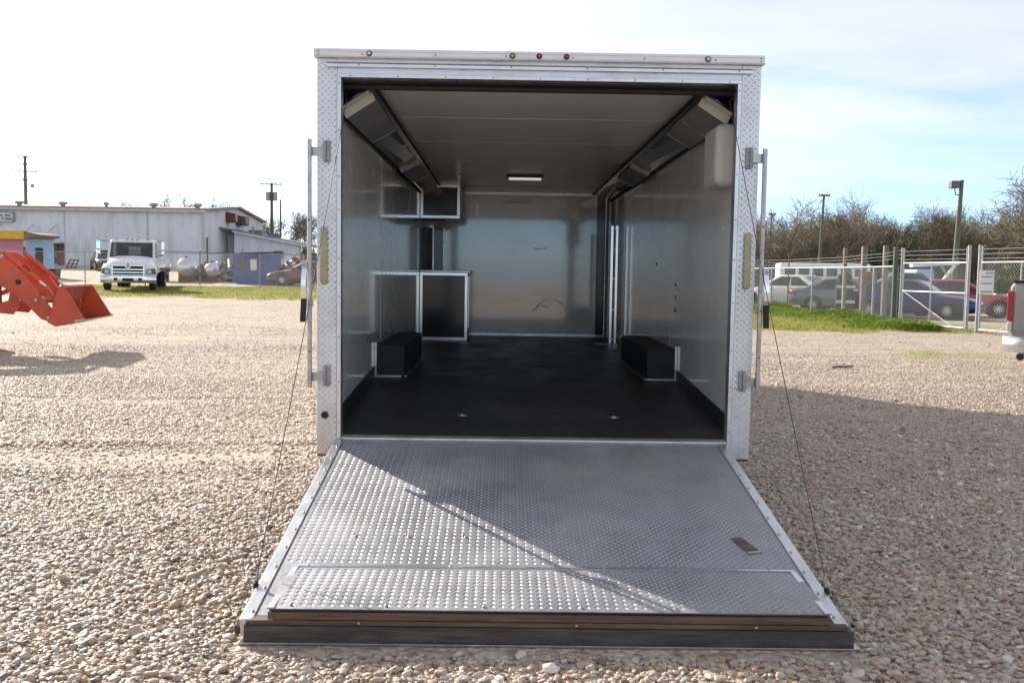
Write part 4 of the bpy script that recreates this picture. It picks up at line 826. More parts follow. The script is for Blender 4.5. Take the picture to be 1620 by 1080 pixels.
em2 = MB(); em2.box(.088, .094, -.06, -.035, 1.165, 1.275); em2.box(.088, .094, .035, .06, 1.165, 1.275); em2.box(.088, .094, -.035, .035, 1.208, 1.232); em2.build('emblem_mark', 'chrome', em)
bm_ = []
for y_ in np.linspace(-1.24, 1.24, 11):
    k = -.20 * (abs(y_) / 1.24) ** 4; bm_.append([(.13 + k, y_, .38), (.17 + k, y_, .53), (.15 + k, y_, .70), (.10 + k, y_, .745), (-.02 + k * .5, y_, .74), (-.02 + k * .5, y_, .38)])
bmp = MB().loft(bm_).build('bumper', 'chrome', tk, smooth=40)
MB().box(.16, .185, -.25, .25, .47, .62).build('plate_recess', 'black_matte', bmp)
for s in (-1, 1): MB().box(.14, .18, *sorted((s * .46, s * .62)), .49, .63).build('tow_hole', 'black_matte', bmp)
for y_ in (-.72, -.24, 0, .24, .72): MB().box(-1.86, -1.76, y_ - .07, y_ + .07, 2.47, 2.51).build('clearance_light', 'lens_red', tk, bevel=.01)
MB().box(-8.4, -3.6, -1.15, 1.15, .99, 1.12).build('flatbed', 'rust', tk)

# ------------------------------------------------------------------ tractor loader
tr = thing('loader_tractor', 'orange tractor with front loader bucket, entering at the left edge', 'tractor', (-6.84, 15.62, H(-6.8, 15.6)), R(7))
BW = .72
side = [(-.57, .50), (-.45, .43), (0, .54), (-.04, .60), (-.31, 1.055), (-.40, 1.03)]
bk = MB().loft([[(x, y, z) for x, z in ((-.57, .50), (-.45, .43), (0, .54), (.0, .55), (-.45, .445), (-.55, .51), (-.385, 1.02), (-.33, 1.06), (-.32, 1.075), (-.40, 1.04))] for y in (-BW, BW)], caps=False).build('bucket', 'orange_worn', tr)
for s in (-1, 1):
    MB().prism(side, 'y', *sorted((s * BW, s * (BW + .016)))).build('bucket_side', 'orange_paint', bk)
    MB().prism([(-.16, .50), (0, .54), (.01, .565), (-.15, .545)], 'y', *sorted((s * (BW + .017), s * (BW + .032)))).build('side_cutter', 'steel', bk)
MB().prism([(-.12, .507), (.03, .545), (.03, .556), (-.12, .52)], 'y', -BW - .02, BW + .02).build('cutting_edge', 'steel', bk)
MB().tube((-.345, -BW, 1.055), (-.345, BW, 1.055), .022, n=10).build('top_lip', 'orange_paint', bk)
for s in (-1, 1):
    y0, y1 = sorted((s * .50, s * .58))
    ar = MB().prism([(-2.6, 1.52), (-2.2, 1.66), (-1.45, 1.60), (-1.05, 1.33), (-.70, .88), (-.50, .62), (-.60, .50), (-.72, .54), (-.92, .76), (-1.35, 1.10), (-2.0, 1.30), (-2.55, 1.30)], 'y', y0, y1).build('loader_arm', 'orange_paint', tr, bevel=.012)
    MB().lathe([(0, 0), (.045, 0), (.045, s * .004), (0, s * .004)], (-1.04, s * .581, 1.12), 'y', 16).build('arm_hole', 'black_matte', ar)
    for (x, z) in ((-.60, .56), (-.78, .84), (-1.28, 1.52)): MB().lathe([(0, 0), (.03, 0), (.028, s * .02), (0, s * .022)], (x, s * .581, z), 'y', 12).build('pin', 'steel', ar)
    cy_ = MB().tube((-1.30, s * .44, 1.58), (-.78, s * .44, 1.14), .042, n=12).build('cylinder', 'orange_paint', tr, smooth=True); MB().tube((-.78, s * .44, 1.14), (-.68, s * .44, 1.055), .022, n=10).build('rod', 'chrome', cy_, smooth=True)
    MB().bar((-.68, s * .44, 1.055), (-.56, s * .44, .86), .05, .07, up=(0, 1, 0)).build('link', 'orange_paint', tr); MB().bar((-.68, s * .44, 1.055), (-.82, s * .44, .80), .05, .06, up=(0, 1, 0)).build('link', 'orange_paint', tr)
    MB().prism([(-.60, .48), (-.50, .44), (-.42, .75), (-.46, .98), (-.56, .90)], 'y', *sorted((s * .40, s * .48))).build('bucket_ear', 'orange_paint', tr)
    if s < 0: MB().path([(-1.42, s * .47, 1.50), (-1.30, s * .47, 1.36), (-1.10, s * .47, 1.33), (-.98, s * .47, 1.38), (-.90, s * .47, 1.30)], .009, 6).build('hose', 'black_matte', tr)
    MB().bar((-2.35, s * .54, 1.45), (-2.35, s * .54, .60), .10, .16, up=(0, 1, 0)).build('loader_mast', 'orange_paint', tr)
    MB().prism([(-1.42, .62), (-1.22, .60), (-1.14, .72), (-1.12, .92), (-1.24, .98), (-1.28, .82), (-1.42, .78)], 'y', *sorted((s * .30, s * .36))).build('bracket', 'orange_paint', tr)
    cl = MB().tube((-2.2, s * .54, .72), (-1.40, s * .54, 1.05), .045, n=12).build('lift_cylinder', 'orange_paint', tr, smooth=True)
    wheel(tr, -2.28, s * .62, .40, .24, 'orange_paint', 0); wheel(tr, -3.75, s * .72, .66, .36, 'orange_paint', 0)
MB().tube((-.82, -.5, .82), (-.82, .5, .82), .05, n=12).build('cross_tube', 'orange_paint', tr, smooth=True)
MB().box(-3.1, -1.62, -.28, .28, .80, 1.30).build('hood', 'orange_paint', tr, bevel=.06, seg=3)
MB().box(-4.2, -1.8, -.20, .20, .42, .80).build('chassis', 'black_matte', tr)
MB().box(-1.80, -1.60, -.26, .26, .60, 1.20).build('grille', 'black_matte', tr, bevel=.02)
MB().box(-3.9, -3.4, -.24, .24, 1.0, 1.12).build('seat', 'black_matte', tr, bevel=.03); MB().box(-3.98, -3.88, -.24, .24, 1.1, 1.5).build('seat_back', 'black_matte', tr, bevel=.03)
for s in (-1, 1):
    MB().box(-4.35, -3.2, *sorted((s * .55, s * .92)), 1.36, 1.42).build('mudguard', 'orange_paint', tr, bevel=.03); MB().bar((-4.1, s * .5, 1.2), (-4.1, s * .5, 2.1), .06, .06).build('roll_bar', 'black_matte', tr)

# ------------------------------------------------------------------ warehouse and its lean-to
WY = 85.0; XR = -26.97; XL = -62.0; ZB_ = 1.30
wh = thing('warehouse', 'long white corrugated metal warehouse with rust-tinged roof edge', 'building', (XR, WY, 0))
def corr(mb, x0, x1, z0, z1, y, pitch=.30, d=.035, top=None):
    # ribbed sheet facing -y as a folded strip; top(x) gives the upper edge
    n = int((x1 - x0) / pitch); pts = []
    for k in range(n):
        xa = x0 + k * pitch
        pts += [(xa, 0), (xa + pitch * .62, 0), (xa + pitch * .72, -d), (xa + pitch * .90, -d)]
    pts.append((x1, 0))
    V_ = []; F_ = []
    for (x, o) in pts:
        zt = z1 if top is None else top(x); V_ += [(x, y + o, z0), (x, y + o, zt)]
    for k in range(len(pts) - 1): F_.append((2 * k, 2 * k + 2, 2 * k + 3, 2 * k + 1))
    mb.add(V_, F_); return mb
E_ = 6.44
corr(MB(), XL - XR, 0, ZB_ - .3, E_, 0).build('front_wall', 'corrugated_white', wh, norm=False)
# gable wall faces +x: built as ribbed sheet then turned
gw = corr(MB(), 0, 20.9, ZB_ - .3, E_, 0, top=lambda q: E_ + (.84 * (1 - abs(q - 10.45) / 10.45)))
gw.v = [(-y_ * 1.0 + .0, x_, z_) for x_, y_, z_ in gw.v]
gw.build('gable_wall', 'corrugated_white', wh)
MB().box(XL - XR, -.04, 20.85, 20.9, ZB_ - .3, E_).build('rear_wall', 'corrugated_white', wh)
MB().add([(XL - XR - .3, -.35, E_ + .0), (.3, -.35, E_ + .0), (.3, 10.45, E_ + .93), (XL - XR - .3, 10.45, E_ + .93), (.3, 21.3, E_), (XL - XR - .3, 21.3, E_)], [(0, 1, 2, 3), (3, 2, 4, 5)]).build('roof', 'roof_metal', wh)
MB().box(XL - XR - .3, .32, -.47, -.36, E_ - .20, E_ + .02).build('gutter', 'gutter', wh); MB().box(XL - XR - .3, .33, -.42, -.30, E_ + .025, E_ + .16).build('roof_edge', 'roof_metal', wh)
for a_, b_ in (((.33, -.35, E_ + .04), (.33, 10.45, E_ + .97)), ((.33, 10.45, E_ + .97), (.33, 21.3, E_ + .04))): MB().bar(a_, b_, .12, .22).build('rake_trim', 'roof_metal', wh)
MB().box(-.10, .10, -.20, -.05, ZB_, E_ - .2).build('downspout', 'gutter', wh); MB().box(.06, .16, .6, .75, ZB_ + .2, 4.1).build('conduit', 'roof_grey', wh)
for x_ in (-39.3, -31.96): MB().box(x_ - XR - .05, x_ - XR + .05, -.07, -.036, ZB_, E_ - .2).build('wall_joint', 'gutter', wh)
for x_, s_ in ((-44.4, 1), (-40.45, 1), (-36.5, .6), (-32.2, 1), (-28.2, 1), (-49, 1), (-54, 1)):
    v_ = MB().lathe([(0, 0), (.34 * s_, 0), (.20 * s_, .12), (.20 * s_, .28), (.42 * s_, .34), (.42 * s_, .50), (.34 * s_, .58), (0, .60)], (x_ - XR, 2.2, E_ + .16), 'z', 14).build('roof_vent', 'galv', wh, smooth=30)
# sign
sg = MB().box(-49.5 - XR, -43.72 - XR, -.30, -.05, 5.22, 5.95).build('wall_sign', 'sign_white', wh)
for (a_, b_, c_, d_) in ((-49.5, -43.70, 5.93, 6.0), (-49.5, -43.70, 5.17, 5.23), (-43.76, -43.68, 5.17, 6.0)): MB().box(a_ - XR, b_ - XR, -.33, -.02, c_, d_).build('sign_frame', 'sign_frame', sg)
def text(body, size, loc, parent, m='letter_black', name='lettering', ext=.01, align='LEFT', sx=1):
    cu = bpy.data.curves.new(name, 'FONT'); cu.body = body; cu.size = size; cu.extrude = ext; cu.align_x = align; cu.materials.append(MAT[m])
    tmp = bpy.data.objects.new(name, cu); me = bpy.data.meshes.new_from_object(tmp); bpy.data.objects.remove(tmp)
    o = bpy.data.objects.new(name, me); COL.objects.link(o); o.parent = parent; o.location = loc; o.rotation_euler = (R(90), 0, 0); o.scale = (sx, 1, 1); return o
text("J'S", .62, (-44.55 - XR, -.32, 5.36), sg, align='RIGHT', sx=.75)
text("SMALL", .30, (-44.46 - XR, -.32, 5.62), sg, sx=.72); text("ENGINE", .30, (-44.46 - XR, -.32, 5.32), sg, sx=.62)
# storefront with awning
sf = MB().box(-42.6 - XR, -39.35 - XR, -.12, -.04, ZB_ + .02, 3.28).build('storefront', 'brick_red', wh)
for x0_, x1_ in ((-42.45, -41.68), (-41.58, -40.55), (-40.45, -39.95)):
    for z0_, z1_ in ((ZB_ + .22, 2.28), (2.36, 3.2)): MB().box(x0_ - XR, x1_ - XR, -.16, -.13, z0_, z1_).build('pane', 'glass_dark', sf)
for x_ in (-42.50, -41.63, -40.50): MB().box(x_ - XR - .05, x_ - XR + .05, -.19, -.121, ZB_ + .1, 3.25).build('mullion', 'galv', sf)
MB().box(-42.55 - XR, -39.9 - XR, -.20, -.125, 2.29, 2.35).build('mullion', 'galv', sf); MB().box(-42.55 - XR, -39.9 - XR, -.26, -.125, ZB_ + .08, ZB_ + .20).build('threshold', 'gutter', sf)
aw = MB().prism([(-1.5, 3.30), (-.04, 3.34), (-.04, 3.46), (-1.5, 3.42)], 'x', -47.5 - XR, -39.3 - XR).build('awning', 'gutter', wh)
for x_ in (-45.7, -42.9, -40.9): MB().tube((x_ - XR, -1.45, 3.44), (x_ - XR + .9, -.06, 5.0), .022, n=6).build('awning_rod', 'dark_grey', aw)
# exhaust hoods on the gable
for y_, w_, z0_ in ((7.2, 1.1, 5.75), (10.9, 1.7, 5.65)):
    hd_ = MB().loft([[(.02, y_ - w_ / 2, z0_ + 1.0), (.02, y_ + w_ / 2, z0_ + 1.0), (.02, y_ + w_ / 2, z0_), (.02, y_ - w_ / 2, z0_)], [(.9, y_ - w_ / 2, z0_ + .85), (.9, y_ + w_ / 2, z0_ + .85), (.9, y_ + w_ / 2, z0_), (.9, y_ - w_ / 2, z0_)]]).build('exhaust_hood', 'rust', wh, bevel=.08)
    MB().lathe([(0, 0), (.40, 0), (.38, .04), (0, .05)], (.905, y_, z0_ + .42), 'x', 16).build('fan_mouth', 'galv', hd_)
# lean-to shed
ls = thing('lean_to_shed', 'white lean-to shed with grey sloping roof beside the warehouse', 'shed', (-26.9, 90, 0))
rl = lambda x: 5.02 - .178 * (x - .0)
corr(MB(), 1.25, 7.35, 1.0, 4.0, 0, top=lambda x: rl(x)).build('wall', 'corrugated_white', ls, norm=False)
MB().box(1.22, 7.38, .05, .10, 1.0, 3.6).build('wall_lining', 'gutter', ls)
MB().prism([(-.05, rl(-.05) + .05), (13.5, rl(13.5) + .05), (13.5, rl(13.5) + .17), (-.05, rl(-.05) + .17)], 'y', -.55, 9.0).build('roof', 'roof_grey', ls)
MB().prism([(1.2, rl(1.2) - .08), (13.5, rl(13.5) - .08), (13.5, rl(13.5) + .045), (1.2, rl(1.2) + .045)], 'y', -.58, -.50).build('fascia', 'corrugated_white', ls)
corr(MB(), .1, 1.25, 1.0, 4.6, 1.8).build('recess_wall', 'corrugated_white', ls, norm=False)
MB().box(7.4, 13.4, 3.5, 3.6, 1.0, 2.9).build('bay_wall', 'wood_post', ls); MB().box(7.36, 7.5, -.02, .12, 1.0, 3.6).build('post', 'gutter', ls)
w_ = MB().box(2.35, 3.25, -.10, -.04, 2.55, 3.0).build('window', 'cream', ls); MB().box(2.42, 2.77, -.12, -.101, 2.6, 2.95).build('pane', 'sign_white', w_); MB().box(2.83, 3.18, -.12, -.101, 2.6, 2.95).build('pane', 'sign_white', w_)
MB().prism([(-.55, 2.35), (-.55, 2.75), (-.3, 3.05), (-.04, 3.05), (-.04, 2.35)], 'x', 5.1, 5.85).build('wall_hood', 'roof_grey', ls)
for y_ in (2.0,): MB().lathe([(0, 0), (.10, 0), (.10, .5), (.16, .5), (.16, .62), (0, .64)], (2.5, y_, rl(2.5) + .15), 'z', 10).build('roof_pipe', 'galv', ls)
for x_ in (1.8, 3.6): MB().box(x_, x_ + 1.1, 3, 4, rl(x_) + .0, rl(x_) + .40).build('roof_unit', 'roof_grey', ls)

# kiosk
ks = thing('food_kiosk', 'pink kiosk with yellow fascia and light blue side wall', 'kiosk', (-31.3, 62, H(-31.3, 62)), 0)
kz = lambda z: z - H(-31.3, 62)
MB().box(-4.2, -.18, 0, .08, 0, kz(3.0)).build('front_wall', 'pink_paint', ks); MB().box(-.17, .10, -.01, .08, 0, kz(3.0)).build('corner_post', 'gutter', ks)
MB().box(-.14, .02, -.03, -.011, .6, kz(2.55)).build('menu_board', 'dark_grey', ks)
MB().loft([[(.12, .0, 0), (.62, 2.6, 0), (.54, 2.62, 0), (.04, .02, 0)], [(.12, .0, kz(3.1)), (.62, 2.6, kz(3.1)), (.54, 2.62, kz(3.1)), (.04, .02, kz(3.1))]]).build('side_wall', 'lightblue_paint', ks)
MB().box(-4.2, .5, 2.62, 2.7, 0, kz(3.1)).build('rear_wall', 'lightblue_paint', ks)
MB().loft([[(.28, .75, .55), (.42, 1.45, .55), (.44, 1.45, .55), (.30, .74, .55)], [(.28, .75, 2.0), (.42, 1.45, 2.0), (.44, 1.45, 2.0), (.30, .74, 2.0)]]).build('side_opening', 'black_matte', ks)
MB().box(-4.3, .14, -.45, -.02, kz(3.03), kz(3.60)).build('fascia', 'yellow_paint', ks, bevel=.02)
MB().loft([[(.15, -.42, kz(3.05)), (.15, -.42, kz(3.55)), (.15, 2.8, kz(3.55)), (.15, 2.8, kz(3.05))], [(.95, -.1, kz(3.22)), (.95, -.1, kz(3.36)), (.95, 2.8, kz(3.36)), (.95, 2.8, kz(3.22))]]).build('eave', 'wood_post', ks)
MB().box(-4.3, .14, -.02, 2.8, kz(3.2), kz(3.58)).build('roof', 'yellow_paint', ks)

# ------------------------------------------------------------------ fences
def links(mb, p, q, z0, z1, pitch=.10, r=.0032):
    p, q = Vector(p), Vector(q); L_ = (q - p).length; d = (q - p) / L_; h = z1 - z0
    n = int((L_ + h) / pitch)
    for sgn in (1, -1):
        for k in range(n):
            a = k * pitch - (h if sgn > 0 else 0); b = a + sgn * h if sgn > 0 else a - h
            # segment from (a, z0) to (b, z1) clipped to 0..L
            (s0, t0), (s1, t1) = (a, 0.), (a + h, 1.) if sgn > 0 else (a - h, 1.)
            lo, hi = 0., 1.
            ds = s1 - s0
            for lim, up in ((0., False), (L_, True)):
                tt = (lim - s0) / ds
                if (ds > 0) != up: lo = max(lo, tt)
                else: hi = min(hi, tt)
            if hi - lo < .02: continue
            A = p + d * (s0 + ds * lo); B = p + d * (s0 + ds * hi)
            mb.tube((A.x, A.y, z0 + h * lo + A.z), (B.x, B.y, z0 + h * hi + B.z), r, n=3, caps=False)
    return mb
# far fence on the left
xs_ = [-40, -36.4, -33, -29.8, -26.6, -23.2, -19.9, -16.9, -13.6, -11.2, -9.4, -6.5, -3.4]
fy = 52.3
fz = [H(x, fy) for x in xs_]
lf = thing('chain_link_fence', 'long chain link fence behind the truck, in front of the warehouse', 'fence', (0, fy, 0))
for x, z in zip(xs_, fz): MB().tube((x, 0, z - .05), (x, 0, z + 1.88), .032, n=8).build('post', 'galv', lf, smooth=True)
for (xa, za), (xb, zb2) in zip(zip(xs_, fz), zip(xs_[1:], fz[1:])): MB().tube((xa, 0, za + 1.82), (xb, 0, zb2 + 1.82), .022, n=6).build('top_rail', 'galv', lf)
wm = MB()
for (xa, za), (xb, zb2) in zip(zip(xs_, fz), zip(xs_[1:], fz[1:])): links(wm, (xa, 0, (za + zb2) / 2), (xb, 0, (za + zb2) / 2), .04, 1.80, pitch=.12, r=.0015)
wm.build('wire_mesh', 'wire', lf, kind='stuff', norm=False)
# farther fence round the scrap yard
l2 = thing('yard_fence', 'second chain link fence running along the scrap heap', 'fence', (0, 64, 0))
x2 = [-26.5, -23.6, -20.6, -17.8, -15.2, -12]
for x in x2: MB().tube((x, 0, H(x, 64) - .05), (x, 0, H(x, 64) + 1.95), .03, n=8).build('post', 'dark_grey', l2)
MB().tube((x2[0], 0, H(x2[0], 64) + 1.9), (x2[-1], 0, H(x2[-1], 64) + 1.75), .025, n=6).build('top_rail', 'dark_grey', l2)
# right-hand fence with timber posts and barbed wire
rf = thing('yard_side_fence', 'chain link fence with grey timber posts and barbed wire beside green weeds', 'fence', (0, 0, 0))
rp = [(11.2, 46.0), (11.55, 41.2), (11.96, 37.0), (12.0, 33.7), (11.85, 30.6), (11.53, 28.0)]
for (x, y), tall in zip(rp, (0, 0, 1, 0, 0, 1)): MB().tube((x, y, -.05), (x, y, 1.76 if not tall else 1.78), .034, n=10).build('post', 'galv', rf, smooth=True)
for a, b in zip(rp, rp[1:]): MB().tube((*a, 1.74), (*b, 1.74), .024, n=8).build('top_rail', 'galv', rf, smooth=True)
wm = MB()
for a, b in zip(rp, rp[1:]): links(wm, (*a, 0), (*b, 0), .02, 1.72, pitch=.10, r=.0026)
wm.build('wire_mesh', 'wire', rf, kind='stuff', norm=False)
tp = [(12.10, 40.6, 2.35, .05, 'rust'), (12.2, 34.2, 2.45, .12, 'wood_post'), (12.28, 32.6, 2.45, .17, 'wood_post'), (12.45, 31.2, 2.45, .15, 'wood_post'), (13.1, 34.9, 2.2, .07, 'rust')]
for x, y, h_, w_, m_ in tp: MB().box(x - w_ / 2, x + w_ / 2, y - w_ / 2, y + w_ / 2, -.1, h_).build('timber_post' if m_ != 'rust' else 'iron_post', m_, rf, bevel=.015)
for z_ in (1.87, 1.98, 2.09):
    pts = [(11.0, 47, z_), (12.10, 40.6, z_), (12.13, 34.2, z_ + .02), (12.2, 32.6, z_ + .06), (12.38, 31.2, z_ + .10), (11.65, 28.1, z_ + .12)]
    MB().path(pts, .006, 4).build('barbed_wire', 'galv', rf)
# gate
gt = thing('yard_gate', 'two-leaf galvanised pipe gate with chain link and white notice', 'gate', (0, 0, 0))
G0, G1, G2, G3 = (11.53, 27.7), (12.05, 24.75), (12.12, 24.35), (12.72, 21.2)
for (x, y), r_, m_, h_ in (((11.42, 27.9), .075, 'pole_green', 2.32), (G0, .04, 'galv', 2.28), (G1, .042, 'galv', 2.28), (G2, .04, 'galv', 2.28), (12.13, .0, '', 0) if False else ((13.0, 20.6), .06, 'galv', 2.28)):
    MB().tube((x, y, -.05), (x, y, h_), r_, n=12).build('gate_post', m_, gt, smooth=True)
for (a, b) in ((G0, G1), (G2, G3)):
    A = Vector((*a, 0)); B = Vector((*b, 0)); d = (B - A); A2 = A + d * .03; B2 = B - d * .03
    lf_ = thing('gate_leaf', '', '');
    for k_ in ('label', 'category'): del lf_[k_]
    lf_.parent = gt
    P_ = lambda t, z: (A2.x + (B2.x - A2.x) * t, A2.y + (B2.y - A2.y) * t, z)
    for z_ in (.10, 1.02, 1.83): MB().tube(P_(0, z_), P_(1, z_), .024, n=8).build('rail', 'galv', lf_, smooth=True)
    for t_ in (0, .47, 1): MB().tube(P_(t_, .10), P_(t_, 1.83 if t_ == .47 else 2.25), .024, n=8).build('stile', 'galv', lf_, smooth=True)
    MB().tube(P_(0.02, 1.0) if a == G0 else P_(.98, 1.0), P_(.80, .14) if a == G0 else P_(.25, .14), .010, n=6).build('brace', 'galv', lf_)
    for z_ in (1.93, 2.05, 2.17): MB().tube(P_(0, z_), P_(1, z_), .006, n=4).build('barbed_wire', 'galv', lf_)
    links(MB(), P_(0, 0), P_(1, 0), .10, 1.83, pitch=.10, r=.0026).build('wire_mesh', 'wire', lf_, kind='stuff', norm=False)
sx, sy = 12.06, 23.80; dn = Vector((G3[0] - G2[0], G3[1] - G2[1], 0)).normalized(); nn_ = Vector((-dn.y, dn.x, 0)); nn_ = nn_ if nn_.dot(Vector((-1, -1, 0))) > 0 else -nn_
no = thing('notice_board', 'white notice with grey printed lines hung on the gate', 'sign', (12.02, 23.75, 1.02), R(-12))
MB().box(-.17, .17, 0, .012, 0, .60).build('board', 'sign_white', no, bevel=.004); MB().box(-.03, .15, -.004, -.001, .50, .57).build('printed_header', 'lightblue_paint', no)
for z_ in (.43, .26, .05): MB().box(-.13, .13, -.004, -.001, z_, z_ + .022).build('printed_line', 'dark_grey', no)

# ------------------------------------------------------------------ yard clutter
def scrap(nm, label, cat, x, y, w, d, h, n, mats, seed, group=None):
    rd = random.Random(seed); z0 = H(x, y); t = thing(nm, label, cat, (x, y, z0), 0, group)
    per = {m: MB() for m in mats}
    for k in range(n):
        m = rd.choice(mats); u = rd.uniform(-1, 1); v = rd.uniform(-1, 1); hh = h * max(.1, 1 - .55 * u * u) * rd.uniform(.05, 1)
        c = Vector((u * w / 2, v * d / 2, hh)); dr = Vector((rd.uniform(-1, 1), rd.uniform(-1, 1), rd.uniform(-.5, .5))).normalized() * rd.uniform(.15, .55)
        if rd.random() < .55: per[m].bar(c - dr, c + dr, rd.uniform(.05, .35), rd.uniform(.03, .3), up=(rd.random(), rd.random(), 1))
        else: per[m].tube(c - dr, c + dr, rd.uniform(.03, .22), n=8)
    for m in mats: per[m].build('scrap_pieces', m, t, kind='stuff')
    return t
scrap('scrap_pile', 'low heap of rusty scrap metal behind the fence', 'scrap', -18.2, 61.5, 5.0, 1.6, 1.25, 120, ['rust', 'dark_grey', 'galv', 'wood_post'], 3)
scrap('scrap_pile', 'reddish scrap heap between blue container and maroon car', 'scrap', -13.4, 60, 2.2, 1.5, 1.5, 70, ['rust', 'orange_worn', 'dark_grey', 'galv'], 4)
scrap('scrap_pile', 'dark machinery heap under the shed bay behind maroon car', 'scrap', -10.6, 60.5, 3.4, 1.5, 1.7, 80, ['black_matte', 'dark_grey', 'galv'], 5)
# stack of shiny tanks
for i, (x, y, r_, l_) in enumerate(((-21.9, 60.2, .62, 1.3), (-20.2, 60.0, .60, 1.2), (-18.7, 60.3, .46, 1.0))):
    z0 = H(x, y)
    t = thing('steel_tank', ['shiny rounded steel tank nearest the truck', 'shiny rounded steel tank in the middle of the row', 'smaller shiny steel tank at the end of the row'][i], 'tank', (x, y, z0), R(-70), 'tanks behind the fence')
    MB().lathe([(0, -l_ / 2 - r_ * .5), (r_ * .55, -l_ / 2 - r_ * .38), (r_ * .9, -l_ / 2 - r_ * .12), (r_, -l_ / 2 + .05), (r_, l_ / 2 - .05), (r_ * .9, l_ / 2 + r_ * .12), (r_ * .5, l_ / 2 + r_ * .4), (0, l_ / 2 + r_ * .5)], (0, 0, r_ + .30), 'x', 20).build('tank_body', 'silver_metal', t, smooth=True)
    for o_ in (-.4, .4): MB().box(o_ - .08, o_ + .08, -r_ * .8, r_ * .8, 0, .55).build('cradle', 'rust', t)
    MB().tube((0, 0, r_ * 2 + .28), (0, 0, r_ * 2 + .42), .09, n=10).build('fill_cap', 'dark_grey', t)
bc = thing('waste_container', 'blue steel waste container behind the left fence', 'container', (-15.3, 58.4, H(-15.3, 58.4)), R(4))
MB().prism([(-1.28, .12), (-1.05, 0), (1.15, 0), (1.28, .12), (1.28, 1.72), (-1.28, 1.78)], 'y', -.9, .9).build('body', 'blue_paint', bc, bevel=.02)
for x in (-.75, -.1, .55): MB().box(x - .05, x + .05, -.96, -.901, .1, 1.7).build('rib', 'blue_paint', bc)
MB().box(-1.33, 1.33, -.97, .95, 1.73, 1.82).build('rim', 'blue_paint', bc); MB().box(-.95, -.62, -.975, -.961, .9, 1.45).build('warning_label', 'rust', bc); MB().box(-.25, .12, -.975, -.961, .85, 1.5).build('notice', 'cream', bc)
MB().prism([(-.9, 1.83), (1.3, 1.95), (1.3, 1.99), (-.9, 1.87)], 'y', -.9, .9).build('lid', 'black_matte', bc)
ab = thing('waste_bin', 'dark grey bin standing behind the loader bucket', 'bin', (-21.4, 44.6, H(-21.4, 44.6)), R(5))
MB().loft([[(-.26, -.26, 0), (.26, -.26, 0), (.26, .26, 0), (-.26, .26, 0)], [(-.34, -.34, .95), (.34, -.34, .95), (.34, .34, .95), (-.34, .34, .95)]]).build('body', 'dark_grey', ab, bevel=.03); MB().box(-.37, .37, -.38, .36, .955, 1.03).build('lid', 'black_matte', ab, bevel=.03)
af = thing('pallet_rack', 'small dark slatted frame leaning on the warehouse wall', 'frame', (-35.9, 78.5, H(-35.9, 78.5)), 0)
for x in (-.35, 0, .35): MB().bar((x, 0, 0), (x + .12, .5, .75), .07, .05).build('bar', 'black_matte', af)
for t_ in (.1, .5, .9): MB().bar((-.4 + .12 * t_, .5 * t_ - .05, .75 * t_), (.45 + .12 * t_, .5 * t_ - .05, .75 * t_), .05, .07).build('slat', 'black_matte', af)
rc = thing('red_cabinet', 'tall dull red cabinet between two timber fence posts', 'cabinet', (14.2, 37.2, H(14.2, 37.2)), R(-20))
MB().box(-.34, .34, -.33, .33, .02, 1.72).build('body', 'brick_red', rc, bevel=.02); MB().box(-.30, .30, -.352, -.331, .15, 1.62).build('door', 'brick_red', rc, bevel=.008); MB().box(.20, .24, -.375, -.353, .8, 1.0).build('handle', 'dark_grey', rc)
bp_ = thing('parts_stack', 'stack of black car parts beside the timber fence post', 'parts', (13.2, 36.9, H(13.2, 36.9)), R(-20))
for z0_, z1_, w_ in ((0, .42, .34), (.44, .80, .30), (.82, 1.20, .33), (1.22, 1.52, .26)): MB().box(-w_, w_, -.3, .3, z0_, z1_).build('part_block', 'black_matte', bp_, bevel=.06)
for z_ in (.40, .98): MB().box(-.30, .40, -.36, -.30, z_, z_ + .12).build('pale_bar', 'cream', bp_)
bu = thing('white_bus', 'white bus or van roof showing above the grey sedan', 'bus', (18.9, 56.5, -.1), R(-8))
MB().box(-2.6, 2.6, -1.0, 1.0, .45, 2.28).build('body', 'white_paint', bu, bevel=.14, seg=3)
for x in np.linspace(-2.0, 2.0, 6): MB().box(x - .30, x + .30, -1.015, -1.001, 1.52, 1.98).build('window', 'glass_dark', bu)
for x in (-1.7, 1.7):
    for s in (-1, 1): wheel(bu, x, s * .92, .36, .24, spokes=0)
tw = thing('tow_rig', 'white and pale blue tow rig boom behind the gate', 'tow rig', (22.8, 50.5, -.1), R(6))
MB().box(-1.3, -.3, -.8, .8, .5, 1.95).build('cab', 'lightblue_paint', tw, bevel=.10, seg=3); MB().box(-.3, 1.6, -.8, .8, .5, 1.05).build('deck', 'dark_grey', tw, bevel=.03)
MB().bar((-1.2, 0, 2.18), (1.45, 0, 2.34), .30, .20).build('boom', 'white_paint', tw); MB().bar((.2, -.3, 1.05), (1.1, -.3, 2.2), .12, .12).build('strut', 'white_paint', tw); MB().bar((1.15, -.3, 1.05), (.3, -.3, 2.2), .10, .10).build('strut', 'galv', tw)
for x in (-.8, 1.1):
    for s in (-1, 1): wheel(tw, x, s * .78, .42, .26, spokes=0)
st = thing('fallen_stick', 'short dark stick lying on the gravel', 'stick', (5.05, 14.4, H(5.05, 14.4) + .02), R(8)); st.scale = (.62, .8, .8)
MB().path([(-.28, 0, .0), (-.1, .02, .015), (.12, -.01, .01), (.30, .03, .02)], .022, 7).build('stem', 'bark', st); MB().path([(.05, 0, .01), (.2, .08, .03)], .012, 6).build('side_twig', 'bark', st)

